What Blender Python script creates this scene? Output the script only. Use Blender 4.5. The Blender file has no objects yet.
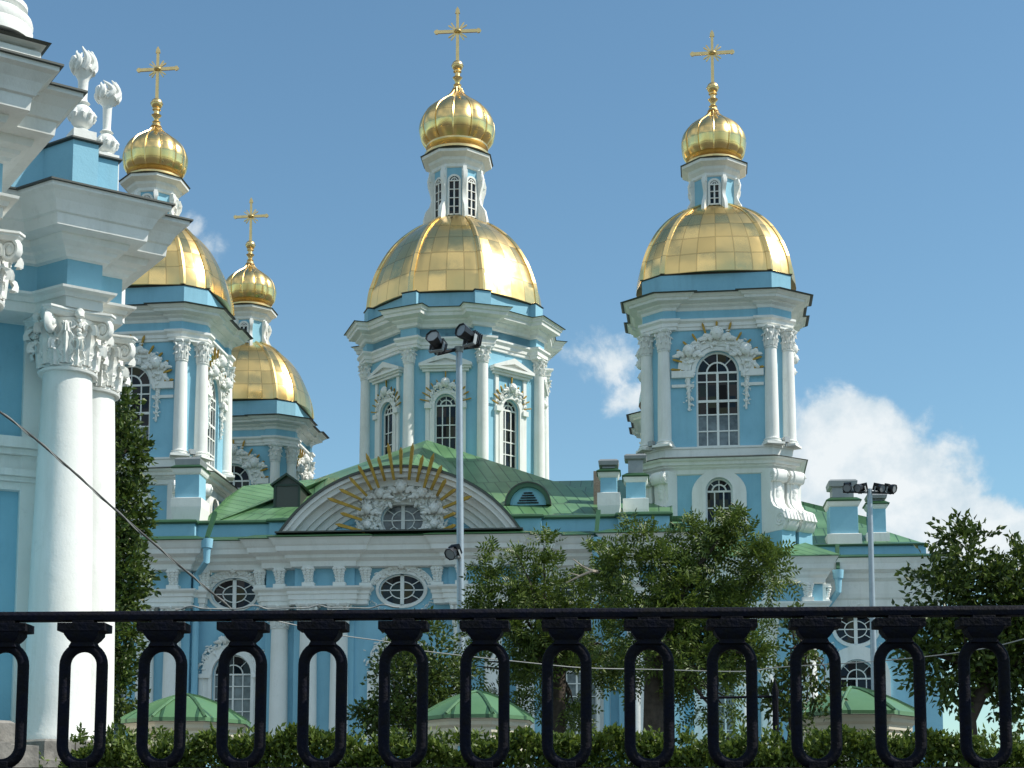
import bpy, math, random
from mathutils import Vector, Matrix
S = bpy.context.scene
COL = S.collection
R = math.radians
random.seed(7)

# ---------------------------------------------------------------- camera, sky, sun, exposure
F = 1650.0                      # focal length in pixels of a 1024 px wide frame
TH = R(6.7)                     # upward pitch
CYP = 850 - F*math.tan(TH)      # row of the optical axis (horizon at row 850, below the frame)
EYE = -0.35                     # eye height: down on the canal
cd = bpy.data.cameras.new('camera'); cam = bpy.data.objects.new('camera', cd); COL.objects.link(cam)
cam.location = (0, 0, EYE); cam.rotation_euler = (math.pi/2+TH, 0, 0)
cd.sensor_width = 36; cd.lens = 36*F/1024; cd.shift_y = (CYP-384)/1024
cd.clip_start = .1; cd.clip_end = 20000
S.camera = cam
S.view_settings.view_transform = 'Standard'; S.view_settings.look = 'None'
S.view_settings.gamma = 1; S.view_settings.exposure = 0.46

SUN_EL, SUN_AZ = R(47), R(97)  # azimuth clockwise from +Y (straight ahead)
sd = bpy.data.lights.new('sun', 'SUN'); so = bpy.data.objects.new('sun', sd); COL.objects.link(so)
sd.energy = 3.7; sd.angle = R(.5); sd.color = (1, .955, .88)
sun_dir = Vector((math.sin(SUN_AZ)*math.cos(SUN_EL), math.cos(SUN_AZ)*math.cos(SUN_EL), math.sin(SUN_EL)))
so.rotation_euler = sun_dir.to_track_quat('Z', 'Y').to_euler()

W = bpy.data.worlds.new('World'); S.world = W; W.use_nodes = True
nt = W.node_tree; nt.nodes.clear(); N = nt.nodes.new; L = nt.links.new
out = N('ShaderNodeOutputWorld'); bg = N('ShaderNodeBackground'); bg.inputs[1].default_value = .104
sky = N('ShaderNodeTexSky'); sky.sky_type = 'NISHITA'; sky.sun_disc = False
sky.sun_elevation = SUN_EL; sky.sun_rotation = SUN_AZ
sky.air_density = 1.1; sky.dust_density = .35; sky.ozone_density = .5
tc = N('ShaderNodeTexCoord')
sep = N('ShaderNodeSeparateXYZ'); L(tc.outputs['Generated'], sep.inputs[0])
def M_(op, a, b=None, c=None, clamp=False):
    n = N('ShaderNodeMath'); n.operation = op; n.use_clamp = clamp
    for i, v in enumerate((a, b, c)):
        if v is None: continue
        if isinstance(v, (int, float)): n.inputs[i].default_value = v
        else: L(v, n.inputs[i])
    return n.outputs[0]
az = M_('ARCTAN2', sep.outputs[0], sep.outputs[1])
el = M_('ARCSINE', sep.outputs[2])
def pxdir(px, py):
    x = (px-512)/F; y = (CYP-py)/F
    d = Vector((x, math.cos(TH)-y*math.sin(TH), math.sin(TH)+y*math.cos(TH)))
    return d
def azel(px, py):
    d = pxdir(px, py).normalized()
    return math.atan2(d.x, d.y), math.asin(d.z)
# cumulus: soft patches in the sky's own angles, broken by fractal noise
def noise(scale, detail, off, rough=.58, dist=0.0):
    mp = N('ShaderNodeMapping'); mp.inputs['Location'].default_value = off
    L(tc.outputs['Generated'], mp.inputs[0])
    n = N('ShaderNodeTexNoise'); n.inputs['Scale'].default_value = scale
    n.inputs['Detail'].default_value = detail; n.inputs['Roughness'].default_value = rough
    n.inputs['Distortion'].default_value = dist
    L(mp.outputs[0], n.inputs['Vector']); return n.outputs[0]
n1 = noise(22, 10, (0, 0, 0), .6, .3); n2 = noise(60, 8, (3, 1, 2), .6)
patches = [  # px, py, rx, ry (pixels), weight
    (850, 466, 100, 78, 1.25), (890, 500, 105, 80, 1.25), (955, 535, 105, 48, 1.1), (810, 520, 120, 90, 1.1),
    (612, 366, 48, 44, .42), (580, 352, 38, 22, .36), (640, 400, 50, 30, .5), (1015, 550, 70, 34, .95),
    (187, 225, 20, 24, .42), (210, 250, 24, 20, .38), (700, 560, 300, 40, .55), (60, 330, 30, 90, .4)]
# the rest of the sky, all round the place
for k in range(8):          # low cumulus all round
    a = R(55+k*36); e = R(14+7*math.sin(k*2.4))
    patches.append((None, (a, e), R(9+3*math.sin(k*1.7)), R(4+1.5*math.cos(k*3.1)), .8))
for a, e, ra, re in ((150, 40, 30, 14), (205, 32, 34, 13), (250, 44, 34, 15), (190, 62, 50, 12), (290, 28, 18, 9), (110, 62, 40, 9)):   # unseen cloud banks behind the viewer, added to brighten the gilded domes
    patches.append((None, (R(a), R(e)), R(ra), R(re), .95))
dens = None
for p in patches:
    if p[0] is None: (a0, e0), rx, ry, w = p[1], p[2], p[3], p[4]
    else:
        a0, e0 = azel(p[0], p[1]); rx = p[2]/F*.93; ry = p[3]/F*.93; w = p[4]
    da = M_('SUBTRACT', az, a0)
    da = M_('WRAP', da, math.pi, -math.pi)
    q = M_('ADD', M_('POWER', M_('DIVIDE', da, rx), 2), M_('POWER', M_('DIVIDE', M_('SUBTRACT', el, e0), ry), 2))
    g = M_('MULTIPLY', M_('SUBTRACT', 1.25, M_('SQRT', q)), w)
    dens = g if dens is None else M_('MAXIMUM', dens, g)
dn = M_('ADD', dens, M_('MULTIPLY', M_('SUBTRACT', n1, .5), 1.7))
dn = M_('ADD', dn, M_('MULTIPLY', M_('SUBTRACT', n2, .5), .55))
mr = N('ShaderNodeMapRange'); mr.interpolation_type = 'SMOOTHSTEP'; L(dn, mr.inputs[0])
mr.inputs[1].default_value = .20; mr.inputs[2].default_value = .66
mask = M_('MULTIPLY', mr.outputs[0], .93)
shade = M_('ADD', M_('MULTIPLY', dn, .25), M_('MULTIPLY', n2, .9), clamp=False)
cr = N('ShaderNodeValToRGB'); L(shade, cr.inputs[0])
cr.color_ramp.elements[0].position = .35; cr.color_ramp.elements[0].color = (4.0, 4.9, 5.5, 1)
cr.color_ramp.elements[1].position = .85; cr.color_ramp.elements[1].color = (6.3, 6.6, 6.7, 1)
tint = N('ShaderNodeMixRGB'); tint.blend_type = 'MULTIPLY'; tint.inputs[0].default_value = 1; tint.inputs[2].default_value = (.73, .955, .99, 1)
L(sky.outputs[0], tint.inputs[1])
mix = N('ShaderNodeMixRGB'); L(mask, mix.inputs[0]); L(tint.outputs[0], mix.inputs[1]); L(cr.outputs[0], mix.inputs[2])
L(mix.outputs[0], bg.inputs[0]); L(bg.outputs[0], out.inputs[0])

# ---------------------------------------------------------------- pixel -> place helpers
def at(px, py, Y):
    d = pxdir(px, py); t = Y/d.y
    return Vector((d.x*t, Y, EYE+d.z*t))
AL = R(4.7)
U = Vector((math.cos(AL), -math.sin(AL), 0)); V = Vector((math.sin(AL), math.cos(AL), 0))
O = at(403, 540, 79.5); O.z = 0
def cath(px, py, v):
    """pixel -> (u, z) on the plane v = const of the cathedral's own axes"""
    d = pxdir(px, py); e = Vector((0, 0, EYE))-O
    t = (v-e.dot(V))/d.dot(V); p = e+d*t
    return p.dot(U), p.z
def mpp(px, py, v):
    return (cath(px+1, py, v)[0]-cath(px-1, py, v)[0])/2

# ---------------------------------------------------------------- materials
MATS = {}
def mat(name, col, rough=.7, metal=0.0, spec=.5, var=.0, scale=2.0, bump=0.0, bscale=30, col2=None):
    m = bpy.data.materials.new(name); m.use_nodes = True; t = m.node_tree
    b = t.nodes['Principled BSDF']; b.inputs['Base Color'].default_value = (*col, 1)
    b.inputs['Roughness'].default_value = rough; b.inputs['Metallic'].default_value = metal
    b.inputs['Specular IOR Level'].default_value = spec
    tcn = t.nodes.new('ShaderNodeTexCoord')
    if var or col2:
        n = t.nodes.new('ShaderNodeTexNoise'); n.inputs['Scale'].default_value = scale; n.inputs['Detail'].default_value = 7
        n.inputs['Roughness'].default_value = .65
        t.links.new(tcn.outputs['Object'], n.inputs['Vector'])
        r = t.nodes.new('ShaderNodeValToRGB'); t.links.new(n.outputs[0], r.inputs[0])
        c2 = col2 or tuple(c*(1-var) for c in col)
        r.color_ramp.elements[0].position = .32; r.color_ramp.elements[0].color = (*c2, 1)
        r.color_ramp.elements[1].position = .62; r.color_ramp.elements[1].color = (*col, 1)
        t.links.new(r.outputs[0], b.inputs['Base Color'])
    if bump:
        n = t.nodes.new('ShaderNodeTexNoise'); n.inputs['Scale'].default_value = bscale; n.inputs['Detail'].default_value = 5
        t.links.new(tcn.outputs['Object'], n.inputs['Vector'])
        bp = t.nodes.new('ShaderNodeBump'); bp.inputs['Strength'].default_value = bump; bp.inputs['Distance'].default_value = .02
        t.links.new(n.outputs[0], bp.inputs['Height']); t.links.new(bp.outputs[0], b.inputs['Normal'])
    MATS[name] = m; return m
def stucco(name, col, patch, stain):
    """painted plaster: faded patches, soft rain streaks, fine trowel bump"""
    m = bpy.data.materials.new(name); m.use_nodes = True; t = m.node_tree; b = t.nodes['Principled BSDF']; nn = t.nodes.new; ln = t.links.new
    tcn = nn('ShaderNodeTexCoord')
    def nz(scale, detail, sc=(1, 1, 1), rough=.6):
        mp = nn('ShaderNodeMapping'); mp.inputs['Scale'].default_value = sc; ln(tcn.outputs['Object'], mp.inputs[0])
        n = nn('ShaderNodeTexNoise'); n.inputs['Scale'].default_value = scale; n.inputs['Detail'].default_value = detail; n.inputs['Roughness'].default_value = rough
        ln(mp.outputs[0], n.inputs['Vector']); return n.outputs[0]
    def ramp(f, p0, p1, c0, c1):
        r = nn('ShaderNodeValToRGB'); r.color_ramp.elements[0].position = p0; r.color_ramp.elements[1].position = p1
        r.color_ramp.elements[0].color = (*c0, 1); r.color_ramp.elements[1].color = (*c1, 1); ln(f, r.inputs[0]); return r.outputs[0]
    base = ramp(nz(.7, 8), .36, .62, patch, col)
    st = ramp(nz(2.2, 7, (1, 1, .10), .7), .50, .74, (0, 0, 0), (1, 1, 1))
    st2 = ramp(nz(5.5, 8, (1, 1, .8), .7), .56, .70, (0, 0, 0), (1, 1, 1))
    mx = nn('ShaderNodeMixRGB'); q = nn('ShaderNodeMath'); q.operation = 'MULTIPLY'; q.inputs[1].default_value = .55; ln(st, q.inputs[0]); ln(q.outputs[0], mx.inputs[0])
    ln(base, mx.inputs[1]); mx.inputs[2].default_value = (*stain, 1)
    m2 = nn('ShaderNodeMixRGB'); q2 = nn('ShaderNodeMath'); q2.operation = 'MULTIPLY'; q2.inputs[1].default_value = .35; ln(st2, q2.inputs[0]); ln(q2.outputs[0], m2.inputs[0])
    ln(mx.outputs[0], m2.inputs[1]); m2.inputs[2].default_value = (*stain, 1)
    ln(m2.outputs[0], b.inputs['Base Color']); b.inputs['Roughness'].default_value = .85; b.inputs['Specular IOR Level'].default_value = .25
    bp = nn('ShaderNodeBump'); bp.inputs['Strength'].default_value = .35; bp.inputs['Distance'].default_value = .02
    ad = nn('ShaderNodeMath'); ad.operation = 'MULTIPLY_ADD'; ln(nz(26, 5), ad.inputs[0]); ad.inputs[1].default_value = .5; ln(nz(4, 5), ad.inputs[2])
    ln(ad.outputs[0], bp.inputs['Height']); ln(bp.outputs[0], b.inputs['Normal']); MATS[name] = m; return m
BLUE = stucco('blue_stucco', (.275, .53, .65), (.245, .485, .605), (.21, .41, .51))
WHITE = stucco('white_stucco', (.83, .83, .79), (.77, .77, .72), (.60, .60, .55))
FLASH = mat('dark_flashing', (.085, .09, .08), .5, metal=.6)
STONE = mat('grey_granite', (.27, .25, .22), .85, col2=(.14, .13, .115), scale=5, bump=.6, bscale=14)
IRON = mat('black_iron', (.0030, .0038, .012), .75, spec=.14, col2=(.007, .006, .006), scale=14, bump=.5, bscale=45)
STEEL = mat('galvanised_steel', (.40, .44, .47), .45, metal=.7, var=.15, scale=6)
BLACK = mat('black_housing', (.012, .012, .013), .35)
LENS = mat('lamp_glass', (.25, .27, .28), .08, spec=.8)
def pane_glass(name, col, spec):
    m = bpy.data.materials.new(name); m.use_nodes = True; t = m.node_tree; b = t.nodes['Principled BSDF']; nn = t.nodes.new; ln = t.links.new
    b.inputs['Base Color'].default_value = (*col, 1); b.inputs['Roughness'].default_value = .04; b.inputs['Specular IOR Level'].default_value = spec
    tcn = nn('ShaderNodeTexCoord'); mp = nn('ShaderNodeMapping'); mp.inputs['Scale'].default_value = (2.1, 2.1, 1.6); ln(tcn.outputs['Object'], mp.inputs[0])
    fl = nn('ShaderNodeVectorMath'); fl.operation = 'FLOOR'; ln(mp.outputs[0], fl.inputs[0])
    wn = nn('ShaderNodeTexWhiteNoise'); ln(fl.outputs[0], wn.inputs['Vector'])
    su = nn('ShaderNodeVectorMath'); su.operation = 'SUBTRACT'; ln(wn.outputs['Color'], su.inputs[0]); su.inputs[1].default_value = (.5, .5, .5)
    sc = nn('ShaderNodeVectorMath'); sc.operation = 'SCALE'; sc.inputs['Scale'].default_value = .30; ln(su.outputs[0], sc.inputs[0])
    g = nn('ShaderNodeNewGeometry'); ad = nn('ShaderNodeVectorMath'); ln(g.outputs['Normal'], ad.inputs[0]); ln(sc.outputs[0], ad.inputs[1])
    no = nn('ShaderNodeVectorMath'); no.operation = 'NORMALIZE'; ln(ad.outputs[0], no.inputs[0]); ln(no.outputs[0], b.inputs['Normal'])
    MATS[name] = m; return m
GLASS = pane_glass('window_glass', (.006, .008, .010), .36)
PALEG = mat('pale_glass', (.22, .25, .26), .10, spec=.4, var=.7, scale=1.3)  # pale panes: reflected sky put into the colour, together with curtains
GREYM = mat('grey_sheet_metal', (.34, .36, .36), .5, metal=.4, var=.15, scale=3)
CREAM = mat('cream_stucco', (.66, .60, .47), .85, var=.12, scale=2, bump=.2)
BARK = mat('bark', (.085, .065, .05), .95, var=.5, scale=7, bump=.8, bscale=16)
CABLE = mat('cable_sheath', (.07, .07, .065), .6)
PALEW = mat('pale_wire', (.33, .33, .31), .6)
BRICK = mat('old_brick', (.45, .33, .25), .9, var=.4, scale=12)

def gold_mat(name, base, rough, tilt):
    m = bpy.data.materials.new(name); m.use_nodes = True; t = m.node_tree; b = t.nodes['Principled BSDF']
    nn = t.nodes.new; ln = t.links.new
    uv = nn('ShaderNodeUVMap'); sx = nn('ShaderNodeSeparateXYZ'); ln(uv.outputs[0], sx.inputs[0])
    fl = nn('ShaderNodeVectorMath'); fl.operation = 'FLOOR'; ln(uv.outputs[0], fl.inputs[0])
    wn = nn('ShaderNodeTexWhiteNoise'); wn.noise_dimensions = '3D'; ln(fl.outputs[0], wn.inputs['Vector'])
    fr = nn('ShaderNodeVectorMath'); fr.operation = 'FRACTION'; ln(uv.outputs[0], fr.inputs[0])
    s2 = nn('ShaderNodeSeparateXYZ'); ln(fr.outputs[0], s2.inputs[0])
    def mm(op, a, bb):
        q = nn('ShaderNodeMath'); q.operation = op
        for i, v in enumerate((a, bb)):
            if isinstance(v, (int, float)): q.inputs[i].default_value = v
            else: ln(v, q.inputs[i])
        return q.outputs[0]
    ex = mm('MINIMUM', s2.outputs[0], mm('SUBTRACT', 1, s2.outputs[0]))
    ey = mm('MINIMUM', s2.outputs[1], mm('SUBTRACT', 1, s2.outputs[1]))
    seam = mm('LESS_THAN', mm('MINIMUM', ex, ey), .035)
    mx = nn('ShaderNodeMixRGB'); mx.inputs[1].default_value = (*base, 1)
    mx.inputs[2].default_value = (base[0]*.72, base[1]*.66, base[2]*.55, 1)
    vr = mm('MULTIPLY', wn.outputs['Value'], .5); ln(vr, mx.inputs[0])
    mx2 = nn('ShaderNodeMixRGB'); ln(mm('MULTIPLY', seam, .34), mx2.inputs[0]); ln(mx.outputs[0], mx2.inputs[1])
    mx2.inputs[2].default_value = (.20, .12, .04, 1)
    ln(mx2.outputs[0], b.inputs['Base Color'])
    geo = nn('ShaderNodeNewGeometry')
    v1 = nn('ShaderNodeVectorMath'); v1.operation = 'SUBTRACT'; ln(wn.outputs['Color'], v1.inputs[0]); v1.inputs[1].default_value = (.5, .5, .5)
    v2 = nn('ShaderNodeVectorMath'); v2.operation = 'SCALE'; ln(v1.outputs[0], v2.inputs[0]); v2.inputs['Scale'].default_value = tilt
    tcn = nn('ShaderNodeTexCoord'); nz = nn('ShaderNodeTexNoise'); nz.inputs['Scale'].default_value = 2.2; nz.inputs['Detail'].default_value = 6
    ln(tcn.outputs['Object'], nz.inputs['Vector'])
    w1 = nn('ShaderNodeVectorMath'); w1.operation = 'SUBTRACT'; ln(nz.outputs['Color'], w1.inputs[0]); w1.inputs[1].default_value = (.5, .5, .5)
    w2 = nn('ShaderNodeVectorMath'); w2.operation = 'SCALE'; ln(w1.outputs[0], w2.inputs[0]); w2.inputs['Scale'].default_value = tilt*1.6
    a1 = nn('ShaderNodeVectorMath'); a1.operation = 'ADD'; ln(geo.outputs['Normal'], a1.inputs[0]); ln(v2.outputs[0], a1.inputs[1])
    a2 = nn('ShaderNodeVectorMath'); a2.operation = 'ADD'; ln(a1.outputs[0], a2.inputs[0]); ln(w2.outputs[0], a2.inputs[1])
    nv = nn('ShaderNodeVectorMath'); nv.operation = 'NORMALIZE'; ln(a2.outputs[0], nv.inputs[0])
    ln(nv.outputs[0], b.inputs['Normal'])
    b.inputs['Metallic'].default_value = 1
    ln(mm('ADD', mm('MULTIPLY', wn.outputs['Value'], .16), rough-.06), b.inputs['Roughness'])
    MATS[name] = m; return m
GOLD = gold_mat('gold_leaf_sheet', (.97, .70, .30), .27, .08)
GOLDP = mat('gilded_metal', (.92, .66, .30), .36, metal=1.0, var=.15, scale=3)
GILT = mat('old_gilding', (.42, .26, .055), .42, metal=.85, var=.35, scale=4)

def roof_mat():
    m = bpy.data.materials.new('green_copper_roof'); m.use_nodes = True; t = m.node_tree; b = t.nodes['Principled BSDF']
    nn = t.nodes.new; ln = t.links.new
    uv = nn('ShaderNodeUVMap')
    br = nn('ShaderNodeTexBrick'); br.offset = .5; br.inputs['Scale'].default_value = 1
    br.inputs['Brick Width'].default_value = .62; br.inputs['Row Height'].default_value = 3.4
    br.inputs['Mortar Size'].default_value = .035; br.inputs['Mortar Smooth'].default_value = .3
    br.inputs['Color1'].default_value = (.125, .255, .115, 1); br.inputs['Color2'].default_value = (.155, .295, .145, 1)
    br.inputs['Mortar'].default_value = (.04, .11, .05, 1)
    ln(uv.outputs[0], br.inputs['Vector'])
    tcn = nn('ShaderNodeTexCoord'); nz = nn('ShaderNodeTexNoise'); nz.inputs['Scale'].default_value = .7; nz.inputs['Detail'].default_value = 8
    ln(tcn.outputs['Object'], nz.inputs['Vector'])
    mx = nn('ShaderNodeMixRGB'); mx.blend_type = 'MULTIPLY'; mx.inputs[0].default_value = .75
    rr = nn('ShaderNodeValToRGB'); rr.color_ramp.elements[0].position = .3; rr.color_ramp.elements[0].color = (.48, .56, .50, 1)
    rr.color_ramp.elements[1].position = .65
    ln(nz.outputs[0], rr.inputs[0]); ln(br.outputs['Color'], mx.inputs[1]); ln(rr.outputs[0], mx.inputs[2])
    ln(mx.outputs[0], b.inputs['Base Color']); b.inputs['Roughness'].default_value = .38
    bp = nn('ShaderNodeBump'); bp.inputs['Strength'].default_value = .6; bp.inputs['Distance'].default_value = .05
    ad = nn('ShaderNodeMath'); ad.operation = 'MULTIPLY_ADD'; ln(nz.outputs[0], ad.inputs[0]); ad.inputs[1].default_value = .9; ln(br.outputs['Fac'], ad.inputs[2])
    ln(ad.outputs[0], bp.inputs['Height']); ln(bp.outputs[0], b.inputs['Normal'])
    return m
GREEN = roof_mat()

def leaf_mat(name, c1, c2, trans=.3):
    m = bpy.data.materials.new(name); m.use_nodes = True; t = m.node_tree; b = t.nodes['Principled BSDF']
    g = t.nodes.new('ShaderNodeNewGeometry'); r = t.nodes.new('ShaderNodeValToRGB')
    r.color_ramp.elements[0].color = (*c1, 1); r.color_ramp.elements[1].color = (*c2, 1)
    t.links.new(g.outputs['Random Per Island'], r.inputs[0]); t.links.new(r.outputs[0], b.inputs['Base Color'])
    b.inputs['Roughness'].default_value = .45; b.inputs['Specular IOR Level'].default_value = .4
    tr = t.nodes.new('ShaderNodeBsdfTranslucent'); t.links.new(r.outputs[0], tr.inputs[0])
    mxs = t.nodes.new('ShaderNodeMixShader'); mxs.inputs[0].default_value = trans
    o = t.nodes['Material Output']; t.links.new(b.outputs[0], mxs.inputs[1]); t.links.new(tr.outputs[0], mxs.inputs[2])
    t.links.new(mxs.outputs[0], o.inputs[0]); return m
LEAF = leaf_mat('rowan_leaf', (.034, .068, .010), (.165, .225, .038))
LEAFD = leaf_mat('dark_leaf', (.024, .048, .008), (.115, .165, .028), .28)
LEAFH = leaf_mat('hedge_leaf', (.028, .06, .008), (.17, .23, .035))

# ---------------------------------------------------------------- mesh builder
class MB:
    def __init__(s): s.v = []; s.f = []; s.m = []; s.uv = []; s.mats = []; s.X = Matrix.Identity(4); s.cm = 0
    def use(s, m):
        if m not in s.mats: s.mats.append(m)
        s.cm = s.mats.index(m); return s
    def tf(s, X): s.X = X; return s
    def add(s, vs, fs, uvs=None):
        o = len(s.v)
        for p in vs: s.v.append(tuple(s.X @ Vector(p)))
        for i, f in enumerate(fs):
            s.f.append(tuple(o+k for k in f)); s.m.append(s.cm); s.uv.append(uvs[i] if uvs else None)
    def box(s, c, d, rz=0, taper=1.0):
        x, y, z = d[0]/2, d[1]/2, d[2]/2; co, si = math.cos(rz), math.sin(rz); vs = []
        for k, sz in ((-1, 1.0), (1, taper)):
            for a, b in ((-1, -1), (1, -1), (1, 1), (-1, 1)):
                px, py = a*x*sz, b*y*sz
                vs.append((c[0]+px*co-py*si, c[1]+px*si+py*co, c[2]+k*z))
        s.add(vs, [(3, 2, 1, 0), (4, 5, 6, 7), (0, 1, 5, 4), (1, 2, 6, 5), (2, 3, 7, 6), (3, 0, 4, 7)])
    def lathe(s, prof, n=24, c=(0, 0, 0), fn=None, cap=True, uvn=None):
        vs, fs, uvs = [], [], []
        for j, (r, z) in enumerate(prof):
            for i in range(n):
                a = 2*math.pi*i/n; k = fn(a, j/(len(prof)-1)) if fn else 1
                vs.append((c[0]+r*k*math.cos(a), c[1]+r*k*math.sin(a), c[2]+z))
        for j in range(len(prof)-1):
            for i in range(n):
                i2 = (i+1) % n
                fs.append((j*n+i, j*n+i2, (j+1)*n+i2, (j+1)*n+i))
                if uvn:
                    u0, u1 = i/n*uvn[0], (i+1)/n*uvn[0]; v0, v1 = j/(len(prof)-1)*uvn[1], (j+1)/(len(prof)-1)*uvn[1]
                    uvs.append(((u0, v0), (u1, v0), (u1, v1), (u0, v1)))
        if cap:
            fs.append(tuple(range(n-1, -1, -1))); fs.append(tuple((len(prof)-1)*n+i for i in range(n)))
            if uvn: uvs += [tuple((0, 0) for _ in range(n))]*2
        s.add(vs, fs, uvs or None)
    def mould(s, poly, prof, closed=True, cap=True, mats=None):
        """sweep a profile [(offset, z)] round a plan polygon (counter-clockwise)"""
        n = len(poly)
        rings = [[(p[0], p[1], z) for p in offset(poly, d, closed)] for d, z in prof]
        vs = [p for r in rings for p in r]; m = n if closed else n-1
        for j in range(len(prof)-1):
            if mats and mats[j]: s.use(mats[j])
            fs = [(j*n+i, j*n+(i+1) % n, (j+1)*n+(i+1) % n, (j+1)*n+i) for i in range(m)]
            s.add([vs[k] for f in fs for k in f], [(4*i, 4*i+1, 4*i+2, 4*i+3) for i in range(m)])
        if cap and closed:
            if mats and mats[0]: s.use(mats[0])
            s.add(rings[0], [tuple(range(n-1, -1, -1))])
            if mats and mats[-1]: s.use(mats[-1])
            s.add(rings[-1], [tuple(range(n))])
    def prism(s, outline, y0, y1):
        """outline in x,z (counter-clockwise seen from -y) extruded from y0 (near) to y1"""
        n = len(outline)
        vs = [(x, y0, z) for x, z in outline]+[(x, y1, z) for x, z in outline]
        s.add(vs, [tuple(range(n)), tuple(range(2*n-1, n-1, -1))]+[(i, n+i, n+(i+1) % n, (i+1) % n) for i in range(n)])
    def band(s, inner, outer, y0, y1, closed=False):
        """solid strip between two polylines of equal length in x,z"""
        n = len(inner); vs = []
        for a, b in zip(inner, outer):
            vs += [(a[0], y0, a[1]), (b[0], y0, b[1]), (b[0], y1, b[1]), (a[0], y1, a[1])]
        fs = []
        for i in range(n if closed else n-1):
            j = (i+1) % n
            for k in range(4):
                fs.append((4*i+k, 4*j+k, 4*j+(k+1) % 4, 4*i+(k+1) % 4))
        if not closed: fs += [(0, 1, 2, 3), (4*n-1, 4*n-2, 4*n-3, 4*n-4)]
        s.add(vs, fs)
    def tube(s, pts, r, n=8, closed=False, flat=None):
        pts = [Vector(p) for p in pts]; m = len(pts); rs = r if isinstance(r, (list, tuple)) else [r]*m
        vs, fs = [], []; prev = None
        for i in range(m):
            if closed: t = pts[(i+1) % m]-pts[i-1]
            else: t = pts[min(i+1, m-1)]-pts[max(i-1, 0)]
            t.normalize()
            if prev is None:
                a = Vector((0, 1, 0)) if abs(t.y) < .9 else Vector((1, 0, 0))
            else: a = prev
            a = (a-t*a.dot(t)).normalized(); b = t.cross(a); prev = a
            for k in range(n):
                q = 2*math.pi*(k+.5)/n; ka, kb = rs[i]*math.cos(q), rs[i]*math.sin(q)
                if flat: ka *= flat
                vs.append(pts[i]+a*ka+b*kb)
        for i in range(m if closed else m-1):
            j = (i+1) % m
            for k in range(n): fs.append((i*n+k, i*n+(k+1) % n, j*n+(k+1) % n, j*n+k))
        if not closed: fs += [tuple(range(n-1, -1, -1)), tuple((m-1)*n+k for k in range(n))]
        s.add(vs, fs)
    def blob(s, c, r, jit=.12, rnd=random):
        r = r if isinstance(r, (tuple, list)) else (r, r, r)
        vs = []
        for p in ICO_V:
            k = 1+rnd.uniform(-jit, jit)
            vs.append((c[0]+p[0]*r[0]*k, c[1]+p[1]*r[1]*k, c[2]+p[2]*r[2]*k))
        s.add(vs, ICO_F)
    def build(s, name, parent=None, smooth=35, bevel=0):
        me = bpy.data.meshes.new(name); me.from_pydata(s.v, [], s.f)
        for m in s.mats: me.materials.append(m)
        me.polygons.foreach_set('material_index', s.m)
        if any(u for u in s.uv):
            ul = me.uv_layers.new(name='UVMap').data; k = 0
            for f, u in zip(s.f, s.uv):
                for i in range(len(f)):
                    if u: ul[k].uv = u[i]
                    k += 1
        if smooth:
            me.polygons.foreach_set('use_smooth', [True]*len(s.f)); me.update()
            me.set_sharp_from_angle(angle=R(smooth))
        me.update(); me.validate()
        o = bpy.data.objects.new(name, me); COL.objects.link(o)
        if parent is not None: o.parent = parent
        if bevel:
            b = o.modifiers.new('edge', 'BEVEL'); b.width = bevel; b.segments = 2; b.limit_method = 'ANGLE'; b.angle_limit = R(40)
        return o
def _ico():
    import bmesh
    b = bmesh.new(); bmesh.ops.create_icosphere(b, subdivisions=2, radius=1)
    b.verts.ensure_lookup_table()
    v = [tuple(x.co) for x in b.verts]; f = [tuple(x.index for x in q.verts) for q in b.faces]; b.free(); return v, f
ICO_V, ICO_F = _ico()
def offset(poly, d, closed=True):
    n = len(poly); res = []
    for i in range(n):
        p = Vector(poly[i][:2])
        a = Vector(poly[i-1][:2]) if (closed or i > 0) else None
        b = Vector(poly[(i+1) % n][:2]) if (closed or i < n-1) else None
        def nor(q, w): e = (w-q).normalized(); return Vector((e.y, -e.x))
        if a is None: q = p+nor(p, b)*d
        elif b is None: q = p+nor(a, p)*d
        else:
            n1, n2 = nor(a, p), nor(p, b); q = p+(n1+n2)*(d/max(.15, 1+n1.dot(n2)))
        res.append((q.x, q.y))
    return res
def tag(o, label=None, cat=None, group=None, kind=None):
    for k, v in (('label', label), ('category', cat), ('group', group), ('kind', kind)):
        if v: o[k] = v
    return o
def empty(name, loc, rz=0):
    o = bpy.data.objects.new(name, None); COL.objects.link(o); o.location = loc; o.rotation_euler = (0, 0, rz)
    o.empty_display_size = .3; return o
def copy_tree(o, parent=None):
    c = o.copy(); COL.objects.link(c)
    if parent is not None: c.parent = parent
    for ch in list(o.children): copy_tree(ch, c)
    return c
RZ = lambda a: Matrix.Rotation(a, 4, 'Z')
TR = lambda x, y, z: Matrix.Translation((x, y, z))

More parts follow.
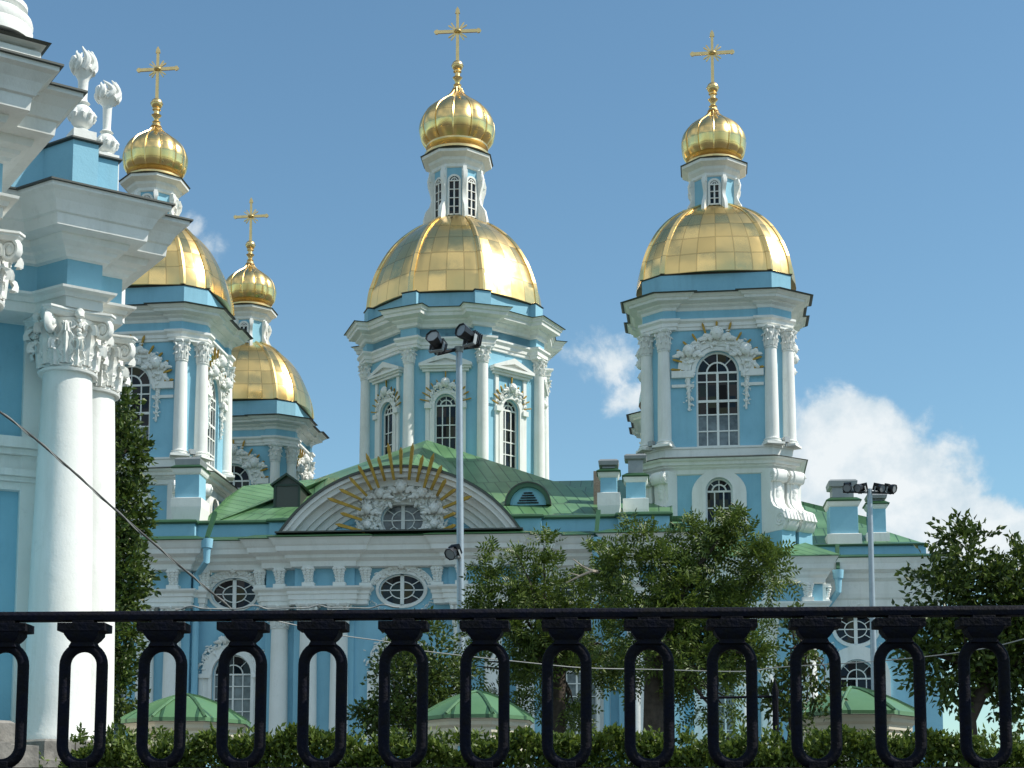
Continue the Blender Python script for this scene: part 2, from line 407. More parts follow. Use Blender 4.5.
# ---------------------------------------------------------------- shared architectural pieces
def arch_pts(cx, w, zs, n=14):
    return [(cx+w/2*math.cos(math.pi-math.pi*i/n), zs+w/2*math.sin(math.pi*i/n)) for i in range(n+1)]
def ell_pts(cx, cz, a, b, n=28):
    return [(cx+a*math.cos(2*math.pi*i/n), cz+b*math.sin(2*math.pi*i/n)) for i in range(n)]
def wall_arch(mb, x0, x1, z0, z1, cx, w, zb, zs, y=0, rev=.35):
    """wall panel at y with an arched opening and its reveal"""
    ap = arch_pts(cx, w, zs); vs, fs = [], []
    def q(*p): o = len(vs); vs.extend(p); fs.append(tuple(range(o, o+len(p))))
    l, r = cx-w/2, cx+w/2
    q((x0, y, z0), (l, y, z0), (l, y, z1), (x0, y, z1)); q((r, y, z0), (x1, y, z0), (x1, y, z1), (r, y, z1))
    if zb > z0: q((l, y, z0), (r, y, z0), (r, y, zb), (l, y, zb))
    for a, b in zip(ap, ap[1:]):
        q((a[0], y, a[1]), (b[0], y, b[1]), (b[0], y, z1), (a[0], y, z1))
    lp = [(l, zb)]+ap+[(r, zb)]
    for a, b in zip(lp, lp[1:]+lp[:1]): q((a[0], y, a[1]), (a[0], y+rev, a[1]), (b[0], y+rev, b[1]), (b[0], y, b[1]))
    mb.add(vs, fs)
def wall_oval(mb, x0, x1, z0, z1, cx, cz, a, b, y=0, rev=.3):
    n = 28; ep = ell_pts(cx, cz, a, b, n); vs, fs = [], []
    def q(*p): o = len(vs); vs.extend(p); fs.append(tuple(range(o, o+len(p))))
    q((x0, y, z0), (cx-a, y, z0), (cx-a, y, z1), (x0, y, z1)); q((cx+a, y, z0), (x1, y, z0), (x1, y, z1), (cx+a, y, z1))
    for i in range(n):
        p, r = ep[i], ep[(i+1) % n]; zt = z1 if i < n/2 else z0
        q((p[0], y, p[1]), (p[0], y, zt), (r[0], y, zt), (r[0], y, r[1]))
        q((p[0], y, p[1]), (p[0], y+rev, p[1]), (r[0], y+rev, r[1]), (r[0], y, r[1]))
    mb.add(vs, fs)
def arched_window(mb, cx, w, zb, zs, y, cols=4, rows=(.22, .44, .72), bar=.05, heavy=None, glass=GLASS, pale_to=None):
    """glass sheet with frame, muldboards and a fan head; y = plane of the glass"""
    l, r = cx-w/2, cx+w/2; ap = arch_pts(cx, w, zs)
    if pale_to:
        zc = zb+(zs-zb)*pale_to
        mb.use(PALEG).add([(l, y, zb), (r, y, zb), (r, y, zc), (l, y, zc)], [(0, 1, 2, 3)])
        mb.use(glass).add([(l, y, zc), (r, y, zc)]+[(p[0], y, p[1]) for p in reversed(ap)], [tuple(range(2+len(ap)))])
    else:
        mb.use(glass).add([(l, y, zb), (r, y, zb)]+[(p[0], y, p[1]) for p in reversed(ap)], [tuple(range(2+len(ap)))])
    mb.use(WHITE); d = .06
    ip = arch_pts(cx, w-2.4*bar, zs)
    mb.band([(l+1.2*bar, zb)]+ip+[(r-1.2*bar, zb)], [(l, zb)]+ap+[(r, zb)], y-d-.02, y-.002)
    mb.box((cx, y-d/2-.004, zb+bar*.7), (w, d, bar*1.4))
    for k in range(1, cols):
        mb.box((l+w*k/cols, y-d/2-.004, (zb+zs)/2), (bar*(1.5 if k*2 == cols else .8), d, zs-zb))
    for t in rows: mb.box((cx, y-d/2-.008, zb+(zs-zb)*t), (w, d, bar*.8))
    mb.box((cx, y-d/2-.01, zs), (w, d*1.2, bar*1.3))
    if heavy: mb.box((cx, y-d/2-.012, zb+(zs-zb)*heavy), (w, d*1.3, bar*1.6))
    mb.band(arch_pts(cx, w*.46, zs, 10), arch_pts(cx, w*.46+2*bar, zs, 10), y-d, y-.003)
    for a in (45, 90, 135) if w > .8 else (90,):
        c, s_ = math.cos(R(a)), math.sin(R(a))
        mb.tube([(cx+c*(w*.23 if a != 90 else 0), y-.035, zs+s_*(w*.23 if a != 90 else 0)), (cx+c*w*.48, y-.035, zs+s_*w*.48)], bar*.42, 4)
def oval_window(mb, cx, cz, a, b, y, glass=GLASS, bar=.05):
    mb.use(glass).add([(p[0], y, p[1]) for p in ell_pts(cx, cz, a, b)], [tuple(range(28))])
    mb.use(WHITE)
    mb.band(ell_pts(cx, cz, a-.07, b-.07), ell_pts(cx, cz, a+.02, b+.02), y-.09, y-.003, True)
    mb.band(ell_pts(cx, cz, a*.50, b*.50), ell_pts(cx, cz, a*.50+bar*.7, b*.50+bar*.7), y-.06, y-.003, True)
    mb.box((cx, y-.05, cz), (bar*2.6, .08, 2*b)); mb.box((cx, y-.035, cz), (2*a, .05, bar*.8))
    for q in (38, 142, 218, 322):
        c, s_ = math.cos(R(q)), math.sin(R(q))
        mb.tube([(cx+c*a*.52, y-.035, cz+s_*b*.52), (cx+c*a*.96, y-.035, cz+s_*b*.96)], bar*.42, 4)
def acanthus(mb, ang, r0, r1, z0, h, w, curl, nseg=6):
    """one curled leaf standing on the bell: lobed edges, raised rib, tip rolled over"""
    c, s_ = math.cos(ang), math.sin(ang); vs, fs = [], []
    for j in range(nseg+1):
        t = j/nseg
        if t < .66: rr = r0+(r1-r0)*t; z = z0+h*t/.66*.9
        else:
            k = (t-.66)/.34*math.pi*1.15; rr = r0+(r1-r0)*.66+curl*(1-math.cos(k))*.62; z = z0+h*.9+curl*math.sin(k)*.8-curl*.25*(k/math.pi)
        lob = (1+.30*math.cos(t*nseg*math.pi/2*1.0)) if nseg > 8 else (1+.2*(j % 2))
        ww = w*(.55+.55*math.sin(math.pi*min(1, t*1.12)))*lob*(1.05-.45*t)
        th = .17*w
        for o_, d in ((-1, .10*w*(j % 2)-.14*w), (-.62, th*.75), (-.3, th*.25), (0, th*1.25), (.3, th*.25), (.62, th*.75), (1, .10*w*(j % 2)-.14*w)):
            x = rr+d; y = o_*ww/2
            vs.append((x*c-y*s_, x*s_+y*c, z))
    for j in range(nseg):
        for k in range(6): fs.append((j*7+k, j*7+k+1, (j+1)*7+k+1, (j+1)*7+k))
    mb.add(vs, fs)
def capital(mb, r, z0, h, rot=0, fine=True, rnd=None):
    """Corinthian capital: bell, two tiers of leaves, corner volutes, hollow-sided abacus"""
    mb.lathe([(r*1.12, z0-.06*h), (r*1.15, z0-.02*h), (r*1.02, z0), (r*.98, z0+.15*h), (r*1.0, z0+.55*h), (r*1.22, z0+.86*h)], 20 if fine else 12)
    for tier, (hh, rr, off) in enumerate(((.38, 1.0, 0), (.66, 1.02, math.pi/8))):
        for k in range(8):
            acanthus(mb, rot+off+k*math.pi/4, r*rr, r*(1.08+.12*tier), z0+.02*h+tier*.04*h, h*hh, r*(.80 if fine else .72), r*.34, 16 if fine else 4)
    for k in range(4):
        a = rot+math.pi/4+k*math.pi/2; c, s_ = math.cos(a), math.sin(a)
        pts, rs = [], []; n = 26 if fine else 12; turns = 2.1 if fine else 1.3
        for j in range(n+1):
            t = j/n; ang = math.pi*.95-t*turns*2*math.pi; rad = r*(.44 if fine else .36)*(1-.82*t)
            x = r*1.44+rad*math.cos(ang)*.9; z = z0+.74*h+rad*math.sin(ang)
            pts.append((x*c, x*s_, z)); rs.append(r*(.115 if fine else .09)*(1-.5*t))
        pre = [(r*1.0*c, r*1.0*s_, z0+.45*h)]
        mb.tube(pre+pts, [r*.07]+rs, 8 if fine else 5, flat=1.7)
        mb.blob((r*1.44*c, r*1.44*s_, z0+.74*h), (r*.16, r*.16, r*.2), .05)
        af = rot+k*math.pi/2
        cf, sf = math.cos(af), math.sin(af)
        mb.blob((r*1.28*cf, r*1.28*sf, z0+.92*h), (r*.2, r*.2, r*.22), .2)
        if fine:
            for q in (-1, 1):
                at_ = af+q*.27; ca, sa = math.cos(at_), math.sin(at_); pp, rs2 = [], []
                for j in range(15):
                    t = j/14; ang = -q*(math.pi*.5)+q*t*3.0*math.pi; rad = r*.17*(1-.75*t)
                    off = q*(-.07)*r+rad*math.sin(ang); x = r*1.2
                    pp.append((x*ca-off*sa, x*sa+off*ca, z0+.72*h+rad*math.cos(ang))); rs2.append(r*.05)
                mb.tube(pp, rs2, 6)
            for j in range(5): mb.blob((r*(1.26+.03*(j % 2))*cf, r*(1.26)*sf, z0+(.48+.08*j)*h), (r*.1, r*.1, r*.09), .3)
    pl = []
    for k in range(4):
        a = rot+math.pi/4+k*math.pi/2
        a2 = a+math.pi/2
        for q in (-.09, .09): pl.append((r*1.82*math.cos(a+q), r*1.82*math.sin(a+q)))
        for t in (.2, .5, .8):
            p = Vector((math.cos(a+.09), math.sin(a+.09)))*r*1.82; p2 = Vector((math.cos(a2-.09), math.sin(a2-.09)))*r*1.82
            m_ = p.lerp(p2, t); pl.append(tuple(m_*(1-.14*math.sin(math.pi*t))))
    mb.mould(pl, [(-.12*r, z0+.87*h), (0, z0+.93*h), (0, z0+.955*h), (.06*r, z0+.965*h), (.06*r, z0+h)])
def column(mb, r, z0, z1, hcap, rot=0, fine=False, n=20, taper=.84):
    """base, shaft with entasis, capital"""
    hb = r*1.0
    mb.box((0, 0, z0+hb*.16), (r*2.75, r*2.75, hb*.32), rot)
    mb.lathe([(r*1.3, z0+hb*.32), (r*1.38, z0+hb*.42), (r*1.36, z0+hb*.55), (r*1.16, z0+hb*.6), (r*1.10, z0+hb*.7), (r*1.22, z0+hb*.78), (r*1.24, z0+hb*.88), (r*1.05, z0+hb*.95), (r, z0+hb*1.1)], n)
    zc = z1-hcap; pr = []
    for j in range(9):
        t = j/8; pr.append((r*(1-(1-taper)*t**1.7), z0+hb*1.05+(zc-z0-hb*1.05)*t))
    mb.lathe(pr, n)
    capital(mb, r*taper, zc, hcap, rot, fine)
def spray(mb, path, r, dens, seed, up=.0):
    """carved relief: overlapping leaf-like lumps of many sizes along a path (x,y,z)"""
    rn = random.Random(seed)
    for a, b in zip(path, path[1:]):
        a, b = Vector(a), Vector(b); n = max(1, int((b-a).length*dens*2.3))
        for k in range(n):
            p = a.lerp(b, (k+rn.random())/n)
            p += Vector((rn.gauss(0, r*.55), -abs(rn.gauss(0, r*.20)), rn.gauss(0, r*.55)))
            s_ = r*rn.uniform(.16, .40); X0 = mb.X
            mb.tf(X0 @ TR(*p) @ Matrix.Rotation(rn.uniform(0, 6.28), 4, 'Y') @ Matrix.Rotation(rn.uniform(-.5, .5), 4, 'X'))
            mb.blob((0, 0, 0), (s_*rn.uniform(1.1, 1.7), s_*.6, s_*rn.uniform(.45, .75)), .25, rn); mb.tf(X0)
def cherub(mb, c, r, seed):
    rn = random.Random(seed); x, y, z = c
    mb.blob((x, y-r*.5, z), (r*.8, r*.8, r), .03, rn)
    for k in range(9):
        a = math.pi*k/8; mb.blob((x+math.cos(a)*r*.75, y-r*.45, z+r*.25+math.sin(a)*r*.7), r*.33, .15, rn)
    mb.blob((x, y-r*1.3, z-r*.1), r*.16, .05, rn)
    for sg in (-1, 1):
        for k in range(5):
            mb.blob((x+sg*r*(1.0+.35*k), y-r*.1, z-r*.5+r*.16*k*(1 if k < 3 else -.4)), (r*.5, r*.28, r*(.55-.06*k)), .18, rn)
def spike(mb, a, b, w):
    """four-sided gilded ray with a pointed tip"""
    a, b = Vector(a), Vector(b); d = b-a
    mb.tube([a, a+d*.86, b], [w*.75, w, w*.12], 4)

exec_parts = []
# ---------------------------------------------------------------- ground, canal
def ground():
    mb = MB().use(mat('paving', (.10, .10, .095), .9, var=.3, scale=.6, bump=.3, bscale=6))
    mb.add([(-4000, 8.75, 0), (4000, 8.75, 0), (4000, 6000, 0), (-4000, 6000, 0)], [(0, 1, 2, 3)])
    mb.add([(-4000, -4000, 0), (4000, -4000, 0), (4000, -12, 0), (-4000, -12, 0)], [(0, 1, 2, 3)])
    g = mb.build('ground', smooth=0); tag(g, 'grey street paving level with the foot of the black railing', 'ground', kind='structure')
    mb = MB().use(mat('canal_water', (.03, .045, .04), .08, bump=.35, bscale=1.6))
    mb.add([(-4000, -12.3, -1.7), (4000, -12.3, -1.7), (4000, 9.2, -1.7), (-4000, 9.2, -1.7)], [(0, 1, 2, 3)])
    tag(mb.build('water', smooth=0), 'dark canal water below the granite bank', 'water', kind='structure')
    mb = MB().use(STONE)
    mb.box((0, 9.0, -1.3), (800, .5, 2.596)); mb.box((0, -12.1, -1.3), (800, .5, 2.596))
    tag(mb.build('embankment', smooth=0), 'grey granite canal bank under the black railing', 'embankment', kind='structure')
ground()

# ================================================================ CATHEDRAL
CA = empty('cathedral', O, -AL)
tag(CA, 'pale blue and white cathedral with gilded domes and crosses over green roofs', 'cathedral')
UR, VT, VF = 15.85, 11.4, 34.0     # corner towers stand at (+-UR, VT) and (+-UR, VF)

def chamfer_sq(a, c): return [(-a+c, -a), (a-c, -a), (a, -a+c), (a, a-c), (a-c, a), (-a+c, a), (-a, a-c), (-a, -a+c)]

def onion(mb, zl, Rm, ng, neck, uvn=(10, 7)):
    """ribbed bulb: profile [(fraction of Rm, z)]"""
    n = ng*8
    def fn(a, t):
        k = abs(math.sin(a*ng/2)); return 1-.055*(1-k)*(1-k)*min(1, 4*t)*0 - .05*(1-k**.8)+.025
    prof = [(f*Rm, z) for f, z in zl]
    # smooth the profile
    pr = []
    for i in range(len(prof)-1):
        p0, p1, p2, p3 = prof[max(i-1, 0)], prof[i], prof[i+1], prof[min(i+2, len(prof)-1)]
        for k in range(5):
            t = k/5
            pr.append(tuple(.5*(2*p1[j]+(p2[j]-p0[j])*t+(2*p0[j]-5*p1[j]+4*p2[j]-p3[j])*t*t+(3*p1[j]-p0[j]-3*p2[j]+p3[j])*t**3) for j in (0, 1)))
    pr.append(prof[-1])
    mb.use(GOLD).lathe(pr, n, fn=fn, uvn=(ng*1.0, uvn[1]))
    for k in range(ng):
        a = 2*math.pi*k/ng
        mb.tube([(r*.985*math.cos(a), r*.985*math.sin(a), z) for r, z in pr[::2]], Rm*.025, 5)
def cross(mb, z0, zb, rb, zt, zarm, arm, w):
    """baluster stem, ball and a rayed cross"""
    mb.use(GOLDP)
    h = zb-rb-z0
    mb.lathe([(rb*1.0, z0-.1), (rb*.62, z0+h*.12), (rb*.75, z0+h*.2), (rb*.42, z0+h*.3), (rb*.5, z0+h*.45), (rb*.9, z0+h*.62), (rb*.5, z0+h*.7), (rb*.45, z0+h*.9), (rb*.75, z0+h*.95), (rb*.75, z0+h)], 14)
    mb.lathe([(rb*math.sin(math.pi*k/10)+.01, zb-rb*math.cos(math.pi*k/10)) for k in range(11)], 16)
    mb.lathe([(rb*1.1, zb-.05*rb), (rb*1.1, zb+.05*rb)], 16)
    for a, b, dx in ((zb+rb*.9, zt-w*1.5, 0),): mb.box((0, 0, (a+b)/2), (w, w*.6, b-a), taper=.8)
    mb.prism([(-w*.75, zt-w*2.2), (w*.75, zt-w*2.2), (w*.55, zt-w), (0, zt), (-w*.55, zt-w)], -w*.31, w*.31)
    for sg in (-1, 1):
        mb.box((sg*arm*.45, 0, zarm), (arm*.9, w*.55, w))
        mb.prism([(sg*arm*.84, zarm-w*.8), (sg*(arm-w*.4), zarm-w*.6), (sg*arm, zarm), (sg*(arm-w*.4), zarm+w*.6), (sg*arm*.84, zarm+w*.8)][::sg], -w*.3, w*.3)
        for sz in (-1, 1):
            for t in (.62, 1.0):
                ang = math.atan(t*1.0)
                q = arm*.50; spike(mb, (sg*w*.3, 0, zarm+sz*w*.3), (sg*q*math.cos(R(45))*(1.15 if t < 1 else .8), 0, zarm+sz*q*math.sin(R(45))*(.8 if t < 1 else 1.15)), w*.30)
    mb.lathe([(w*1.25*math.sin(math.pi*k/8)+.005, -w*.7*math.cos(math.pi*k/8)) for k in range(9)], 14, c=(0, 0, zarm))

def lantern(parent, z0, z1, zc, rb, rt, nwin, ro, seed):
    """small octagonal drum with brackets at the corners; rb, rt = radius at foot and head"""
    rot = math.pi/8
    poly = [(rt*.86*math.cos(rot+k*math.pi/4), rt*.86*math.sin(rot+k*math.pi/4)) for k in range(8)]
    mb = MB().use(BLUE); mb.mould(poly, [(.12, z0-.35), (.10, z0+.08), (0, z0+.1), (0, zc)])
    mb.use(WHITE)
    d = ro-rt*.86
    h = z1-zc
    mb.mould(poly, [(.04, zc-.06), (.10, zc), (.10, zc+.18*h), (.35*d, zc+.38*h), (.4*d, zc+.55*h), (.86*d, zc+.75*h), (.9*d, zc+.92*h)])
    mb.use(FLASH).mould(poly, [(.95*d, zc+.92*h), (d, zc+.97*h), (.2*d, z1+.06)])
    mb.use(WHITE)
    for k in range(8):     # scrolled brackets at the corners
        a = rot+k*math.pi/4; mb.tf(RZ(a+math.pi/2))
        r0 = rt*.80; H = zc-z0
        o = [(r0, z0-.3), (rb*1.06, z0-.3), (rb*1.04, z0+.10*H), (rb*.98, z0+.25*H), (rt*1.00, z0+.36*H), (rt*.94, z0+.48*H), (rt*.98, z0+.60*H), (rt*1.06, z0+.72*H), (rt*1.08, z0+.84*H), (rt*1.02, z0+.96*H), (rt*1.02, zc-.02), (r0, zc-.02)]
        vs = [(-.085*rt/1.3, -x, z) for x, z in o]+[(.085*rt/1.3, -x, z) for x, z in o]; n = len(o)
        mb.add(vs, [tuple(range(n)), tuple(range(2*n-1, n-1, -1))]+[(i, n+i, n+(i+1) % n, (i+1) % n) for i in range(n)])
        mb.box((0, -rt*1.0, z0+.86*H), (.25*rt/1.3, .12, .12*H))
    mb.tf(Matrix.Identity(4))
    mb.build('lantern', parent)
    ap = rt*.86*math.cos(math.pi/8)
    fw = 2*rt*.86*math.sin(math.pi/8)
    for k in range(8):
        if nwin == 4 and k % 2: continue
        w = MB().tf(RZ(k*math.pi/4)); H = zc-z0
        ww = fw*.62; zb = z0+.12*H if nwin == 8 else z0+.16*H; zs = zc-.26*H
        arched_window(w, 0, ww, zb, zs, -ap-.012, 2, (.25, .5, .75) if nwin == 8 else (.33, .66), .055)
        w.use(WHITE).band([(-ww/2, zb)]+arch_pts(0, ww, zs)+[(ww/2, zb)], [(-ww/2-.06, zb-.06)]+arch_pts(0, ww+.12, zs)+[(ww/2+.06, zb-.06)], -ap-.09, -ap+.02)
        w.build('lantern_window', parent)

def poly_dome(mb, poly, prof, bulge, nu, nv, rib):
    """gilded dome on a polygonal plan: prof [(fraction, z)], gores bulge towards the round"""
    n = len(poly); sub = 6; pl, uvx = [], []
    Rm = max(math.hypot(*p) for p in poly)
    ucur = 0
    for i in range(n):
        a, b = poly[i], poly[(i+1) % n]; ln = math.hypot(b[0]-a[0], b[1]-a[1])
        cells = max(1, round(ln/nu)); cells = cells
        for k in range(sub):
            t = k/sub; p = (a[0]+(b[0]-a[0])*t, a[1]+(b[1]-a[1])*t)
            h = math.hypot(*p); f = 1+bulge*4*t*(1-t)*(Rm/h*1.02-1)
            pl.append((p[0]*f, p[1]*f)); uvx.append((ucur+cells*t, ucur+cells*(t+1/sub)))
        ucur += cells
    m = len(pl); pr = []
    for i in range(len(prof)-1):
        for k in range(4):
            t = k/4
            p0, p1, p2, p3 = prof[max(i-1, 0)], prof[i], prof[i+1], prof[min(i+2, len(prof)-1)]
            pr.append(tuple(.5*(2*p1[j]+(p2[j]-p0[j])*t+(2*p0[j]-5*p1[j]+4*p2[j]-p3[j])*t*t+(3*p1[j]-p0[j]-3*p2[j]+p3[j])*t**3) for j in (0, 1)))
    pr.append(prof[-1])
    vs, fs, uvs = [], [], []
    for f, z in pr:
        for p in pl: vs.append((p[0]*f, p[1]*f, z))
    K = len(pr)-1
    cum = [0]
    for q0, q1 in zip(pr, pr[1:]): cum.append(cum[-1]+math.hypot((q1[0]-q0[0])*Rm, q1[1]-q0[1]))
    vrow = [q/cum[-1]*nv for q in cum]
    for j in range(K):
        for i in range(m):
            fs.append((j*m+i, j*m+(i+1) % m, (j+1)*m+(i+1) % m, (j+1)*m+i))
            u0, u1 = uvx[i]; v0, v1 = vrow[j], vrow[j+1]
            uvs.append(((u0, v0), (u1, v0), (u1, v1), (u0, v1)))
    fs.append(tuple(range(m-1, -1, -1))); uvs.append(tuple((0, 0) for _ in range(m)))
    fs.append(tuple(K*m+i for i in range(m))); uvs.append(tuple((0, 0) for _ in range(m)))
    mb.use(GOLD).add(vs, fs, uvs)
    for i in range(n):      # ribs: raised flat bands up every arris
        p = Vector(poly[i]); pp = Vector(poly[i-1]); pn = Vector(poly[(i+1) % n])
        e1 = (pp-p).normalized(); e2 = (pn-p).normalized(); vs, fs, uvs = [], [], []
        hw = rib
        for j, (f, z) in enumerate(pr):
            q = hw*(.35+.65*f)
            c = p*f; d = p.normalized()
            for w_, o_ in ((e1*q, 0), (e1*q, .07), (Vector((0, 0)), .12), (e2*q, .07), (e2*q, 0)):
                vs.append((c.x+w_.x+d.x*o_, c.y+w_.y+d.y*o_, z+.03))
        for j in range(K):
            for k in range(4):
                fs.append((j*5+k, j*5+k+1, (j+1)*5+k+1, (j+1)*5+k)); v0, v1 = vrow[j], vrow[j+1]
                uvs.append(((300+i*4+.3, v0), (300+i*4+.7, v0), (300+i*4+.7, v1), (300+i*4+.3, v1)))
        mb.add(vs, fs, uvs)

def volute_console(mb, x, zt, zb, wdt, o0, o1, o2):
    """S-shaped scroll console, extruded along x; o = distance out from the wall at head, waist, foot"""
    H = zt-zb; pts = []
    def P(t, o): pts.append((o, zb+H*t))
    P(1.0, -.3); P(1.0, o0*.92)
    for k in range(7):
        a = R(80-k*30); pts.append((o0*.78+.22*o0*math.cos(a)*1.3, zt-.10*H+.10*H*math.sin(a)))
    P(.80, o0*.60); P(.68, o1*1.1); P(.58, o1); P(.48, o1*1.15); P(.40, o1*1.6); P(.33, o2*.72)
    for k in range(9):
        a = R(75-k*22); pts.append((o2*.76+.25*o2*math.cos(a), zb+.16*H+.17*H*math.sin(a)))
    P(0, o2*.5); P(0, -.3)
    for sg, w_, ofs in ((0, wdt, 0), (0, wdt*.56, .07)):
        q = [(o+(ofs if o > 0 else 0), z) for o, z in pts]
        vs = [(x-w_/2, -o, z) for o, z in q]+[(x+w_/2, -o, z) for o, z in q]; n = len(q)
        mb.add(vs, [tuple(range(n-1, -1, -1)), tuple(range(n, 2*n))]+[((i+1) % n, n+(i+1) % n, n+i, i) for i in range(n)])
    for sx in (-1, 1):
        mb.tf0 = mb.X
        for (o, z, r) in ((o0*.80, zt-.11*H, .075*H), (o2*.76, zb+.16*H, .12*H)):
            pp = []; rs = []
            for j in range(18):
                t = j/17; a = t*4*math.pi; rr = r*(1-.8*t); pp.append((x+sx*wdt/2, -o-rr*math.cos(a), z+rr*math.sin(a))); rs.append(r*.16)
            mb.tube(pp, rs, 5)
    for j in range(6):
        mb.blob((x, -(o0*.62+.08-.05*j*o0*.5), zt-(.14+.055*j)*H), (wdt*.2, .1, .07*H), .2)
    for j in range(4):      # gadroons on the foot
        mb.tube([(x+(j-1.5)*wdt*.25, -o2*.95, zb+.28*H), (x+(j-1.5)*wdt*.25, -o2*1.06, zb+.16*H), (x+(j-1.5)*wdt*.24, -o2*.72, zb+.02*H)], [.08, .12, .06], 6)

def corner_tower():
    VA = VT-.75
    Z = lambda py, v=VT-3.75: cath(716, py, v)[1]
    m0 = mpp(716, 400, VT-3.75)
    a, ch = 3.72, .98
    P = chamfer_sq(a, ch)
    def corner_blocks(p, b):
        k = p*.414; one = [(b, -a), (b, -a-p), (a-ch+k, -a-p), (a+p, -a+ch-k), (a+p, -b), (a, -b)]; res = []
        for q in range(4):
            for x, y in one:
                w = RZ(q*math.pi/2) @ Vector((x, y, 0)); res.append((w.x, w.y))
        return res
    PR = corner_blocks(.22, a-ch-.5)
    t = MB().use(BLUE)
    z = dict(base=Z(556)-2.2, l0=Z(536), l1=Z(470), lc=Z(455, VT-4.9), band0=Z(456), band1=Z(447), ent0=Z(329, VT-3.9), cap=Z(348), fr=Z(319), co=Z(309), ct=Z(288, VT-5.1), at0=Z(289, VT-4.0), at1=Z(273, VT-4.0))
    # lower tier: plain walls with an arched window on each side
    wz = (Z(524), Z(491), 27*m0)   # sill, springing, width
    zt = z['l1']+.1
    for k in range(4):
        t.tf(RZ(k*math.pi/2)).use(BLUE)
        wall_arch(t, -a+ch, a-ch, z['base'], zt, 0, wz[2], wz[0], wz[1], -a, .35)
        t.add([(a-ch, -a, z['base']), (a, -a+ch, z['base']), (a, -a+ch, zt), (a-ch, -a, zt)], [(0, 1, 2, 3)])
        wall_arch(t, -a+ch, a-ch, z['band0']-.3, z['at0'], 0, 43*m0, Z(447), Z(372), -a, .4)
        t.add([(a-ch, -a, z['band0']-.3), (a, -a+ch, z['band0']-.3), (a, -a+ch, z['at0']), (a-ch, -a, z['at0'])], [(0, 1, 2, 3)])
    t.tf(Matrix.Identity(4))
    t.mould(chamfer_sq(4.0, 1.05), [(0, z['at0']-.4), (0, z['at1'])])
    t.use(FLASH).mould(chamfer_sq(4.0, 1.05), [(.02, z['at1']-.02), (.07, z['at1']+.03), (.0, z['at1']+.07)])
    tw = t.build('tower', CA)
    # mouldings
    c = MB().use(WHITE)
    zc = z['lc']; zl = z['l1']
    c.mould(P, [(.02, zl-.25), (.12, zl-.2), (.14, zl+.02), (.24, zl+.08), (.34, zl+.22*(zc-zl)), (.36, zl+.34*(zc-zl)), (.56, zl+.42*(zc-zl)), (.60, zl+.70*(zc-zl)), (.72, zl+.76*(zc-zl)), (.80, zc-.12), (.92, zc-.03)])
    c.use(FLASH).mould(P, [(.94, zc-.03), (1.0, zc), (.5, zc+.14), (.02, zc+.2)])
    c.use(WHITE).mould(P, [(.20, zc-.1), (.20, z['band1']-.12), (.26, z['band1']-.1), (.26, z['band1']), (.02, z['band1']+.05)])
    c.build('lower_cornice', tw)
    c = MB().use(WHITE)
    e0, fr, co, ct = z['ent0'], z['fr'], z['co'], z['ct']
    c.mould(PR, [(.02, e0), (.10, e0+.02), (.10, e0+.3*(fr-e0)), (.16, e0+.32*(fr-e0)), (.16, e0+.62*(fr-e0)), (.3, e0+.8*(fr-e0)), (.3, fr), (.03, fr+.05)])
    c.mould(PR, [(.03, co-.1), (.10, co-.04), (.12, co+.12*(ct-co)), (.32, co+.26*(ct-co)), (.35, co+.38*(ct-co)), (.76, co+.5*(ct-co)), (.78, co+.68*(ct-co)), (.88, co+.74*(ct-co)), (1.0, co+.93*(ct-co)), (1.15, ct-.04)])
    c.use(FLASH).mould(PR, [(1.17, ct-.045), (1.24, ct), (.3, ct+.22), (.2, ct+.25)])
    c.build('upper_cornice', tw)
    c = MB().use(BLUE); c.mould(PR, [(.06, fr+.03), (.06, co-.06)], cap=False); c.build('frieze', tw)
    # columns: a pair at every cut corner
    col = MB().use(WHITE); column(col, .37, z['band1'], e0+.02, e0-z['cap']+.1, R(22.5), False, 16)
    cm = None
    for k in range(4):
        for sx in (-1, 1):
            p = RZ(k*math.pi/2) @ Vector(((a-ch+.05)*sx, -a-.12, 0)) if False else RZ(k*math.pi/2) @ Vector(((a-ch+.1)*sx, -a-.05, 0))
            if cm is None: cm = col.build('column', tw); o = cm
            else: o = cm.copy(); COL.objects.link(o); o.parent = tw
            o.location = p; o.rotation_euler = (0, 0, k*math.pi/2+(R(22.5)*(1 if sx > 0 else -1)-R(22.5)))
    # tall windows with carved hoods and gilded rays
    zb, zs, ww = Z(447), Z(372), 43*m0
    wnd = MB(); arched_window(wnd, 0, ww, zb, zs, -a+.22, 4, (.22, .44, .88), .085, .62, pale_to=.44)  # paler lower panes paint in the sky reflected there
    wnd.use(FLASH).box((0, -a-.05, zb-.02), (ww+.3, .3, .06))
    hd = MB().use(WHITE)
    hd.band(arch_pts(0, ww+.05, zs), arch_pts(0, ww+.5, zs), -a-.16, -a+.01)
    ri = ww/2+.62
    arc = [(ri*math.cos(R(q)), -a-.16, zs+ri*math.sin(R(q))) for q in range(-4, 185, 9)]
    hd.band([(ri*.80*math.cos(R(q)), zs+ri*.80*math.sin(R(q))) for q in range(-4, 185, 9)], [(ri*1.2*math.cos(R(q)), zs+ri*1.2*math.sin(R(q))) for q in range(-4, 185, 9)], -a-.2, -a+.012)
    spray(hd, arc, .38, 9, 3)
    for x, dz, s_ in ((0, ri*1.14, .34), (-ri*.86, ri*.62, .30), (ri*.86, ri*.62, .30)): cherub(hd, (x, -a-.3, zs+dz), s_, int(x*10)+5)
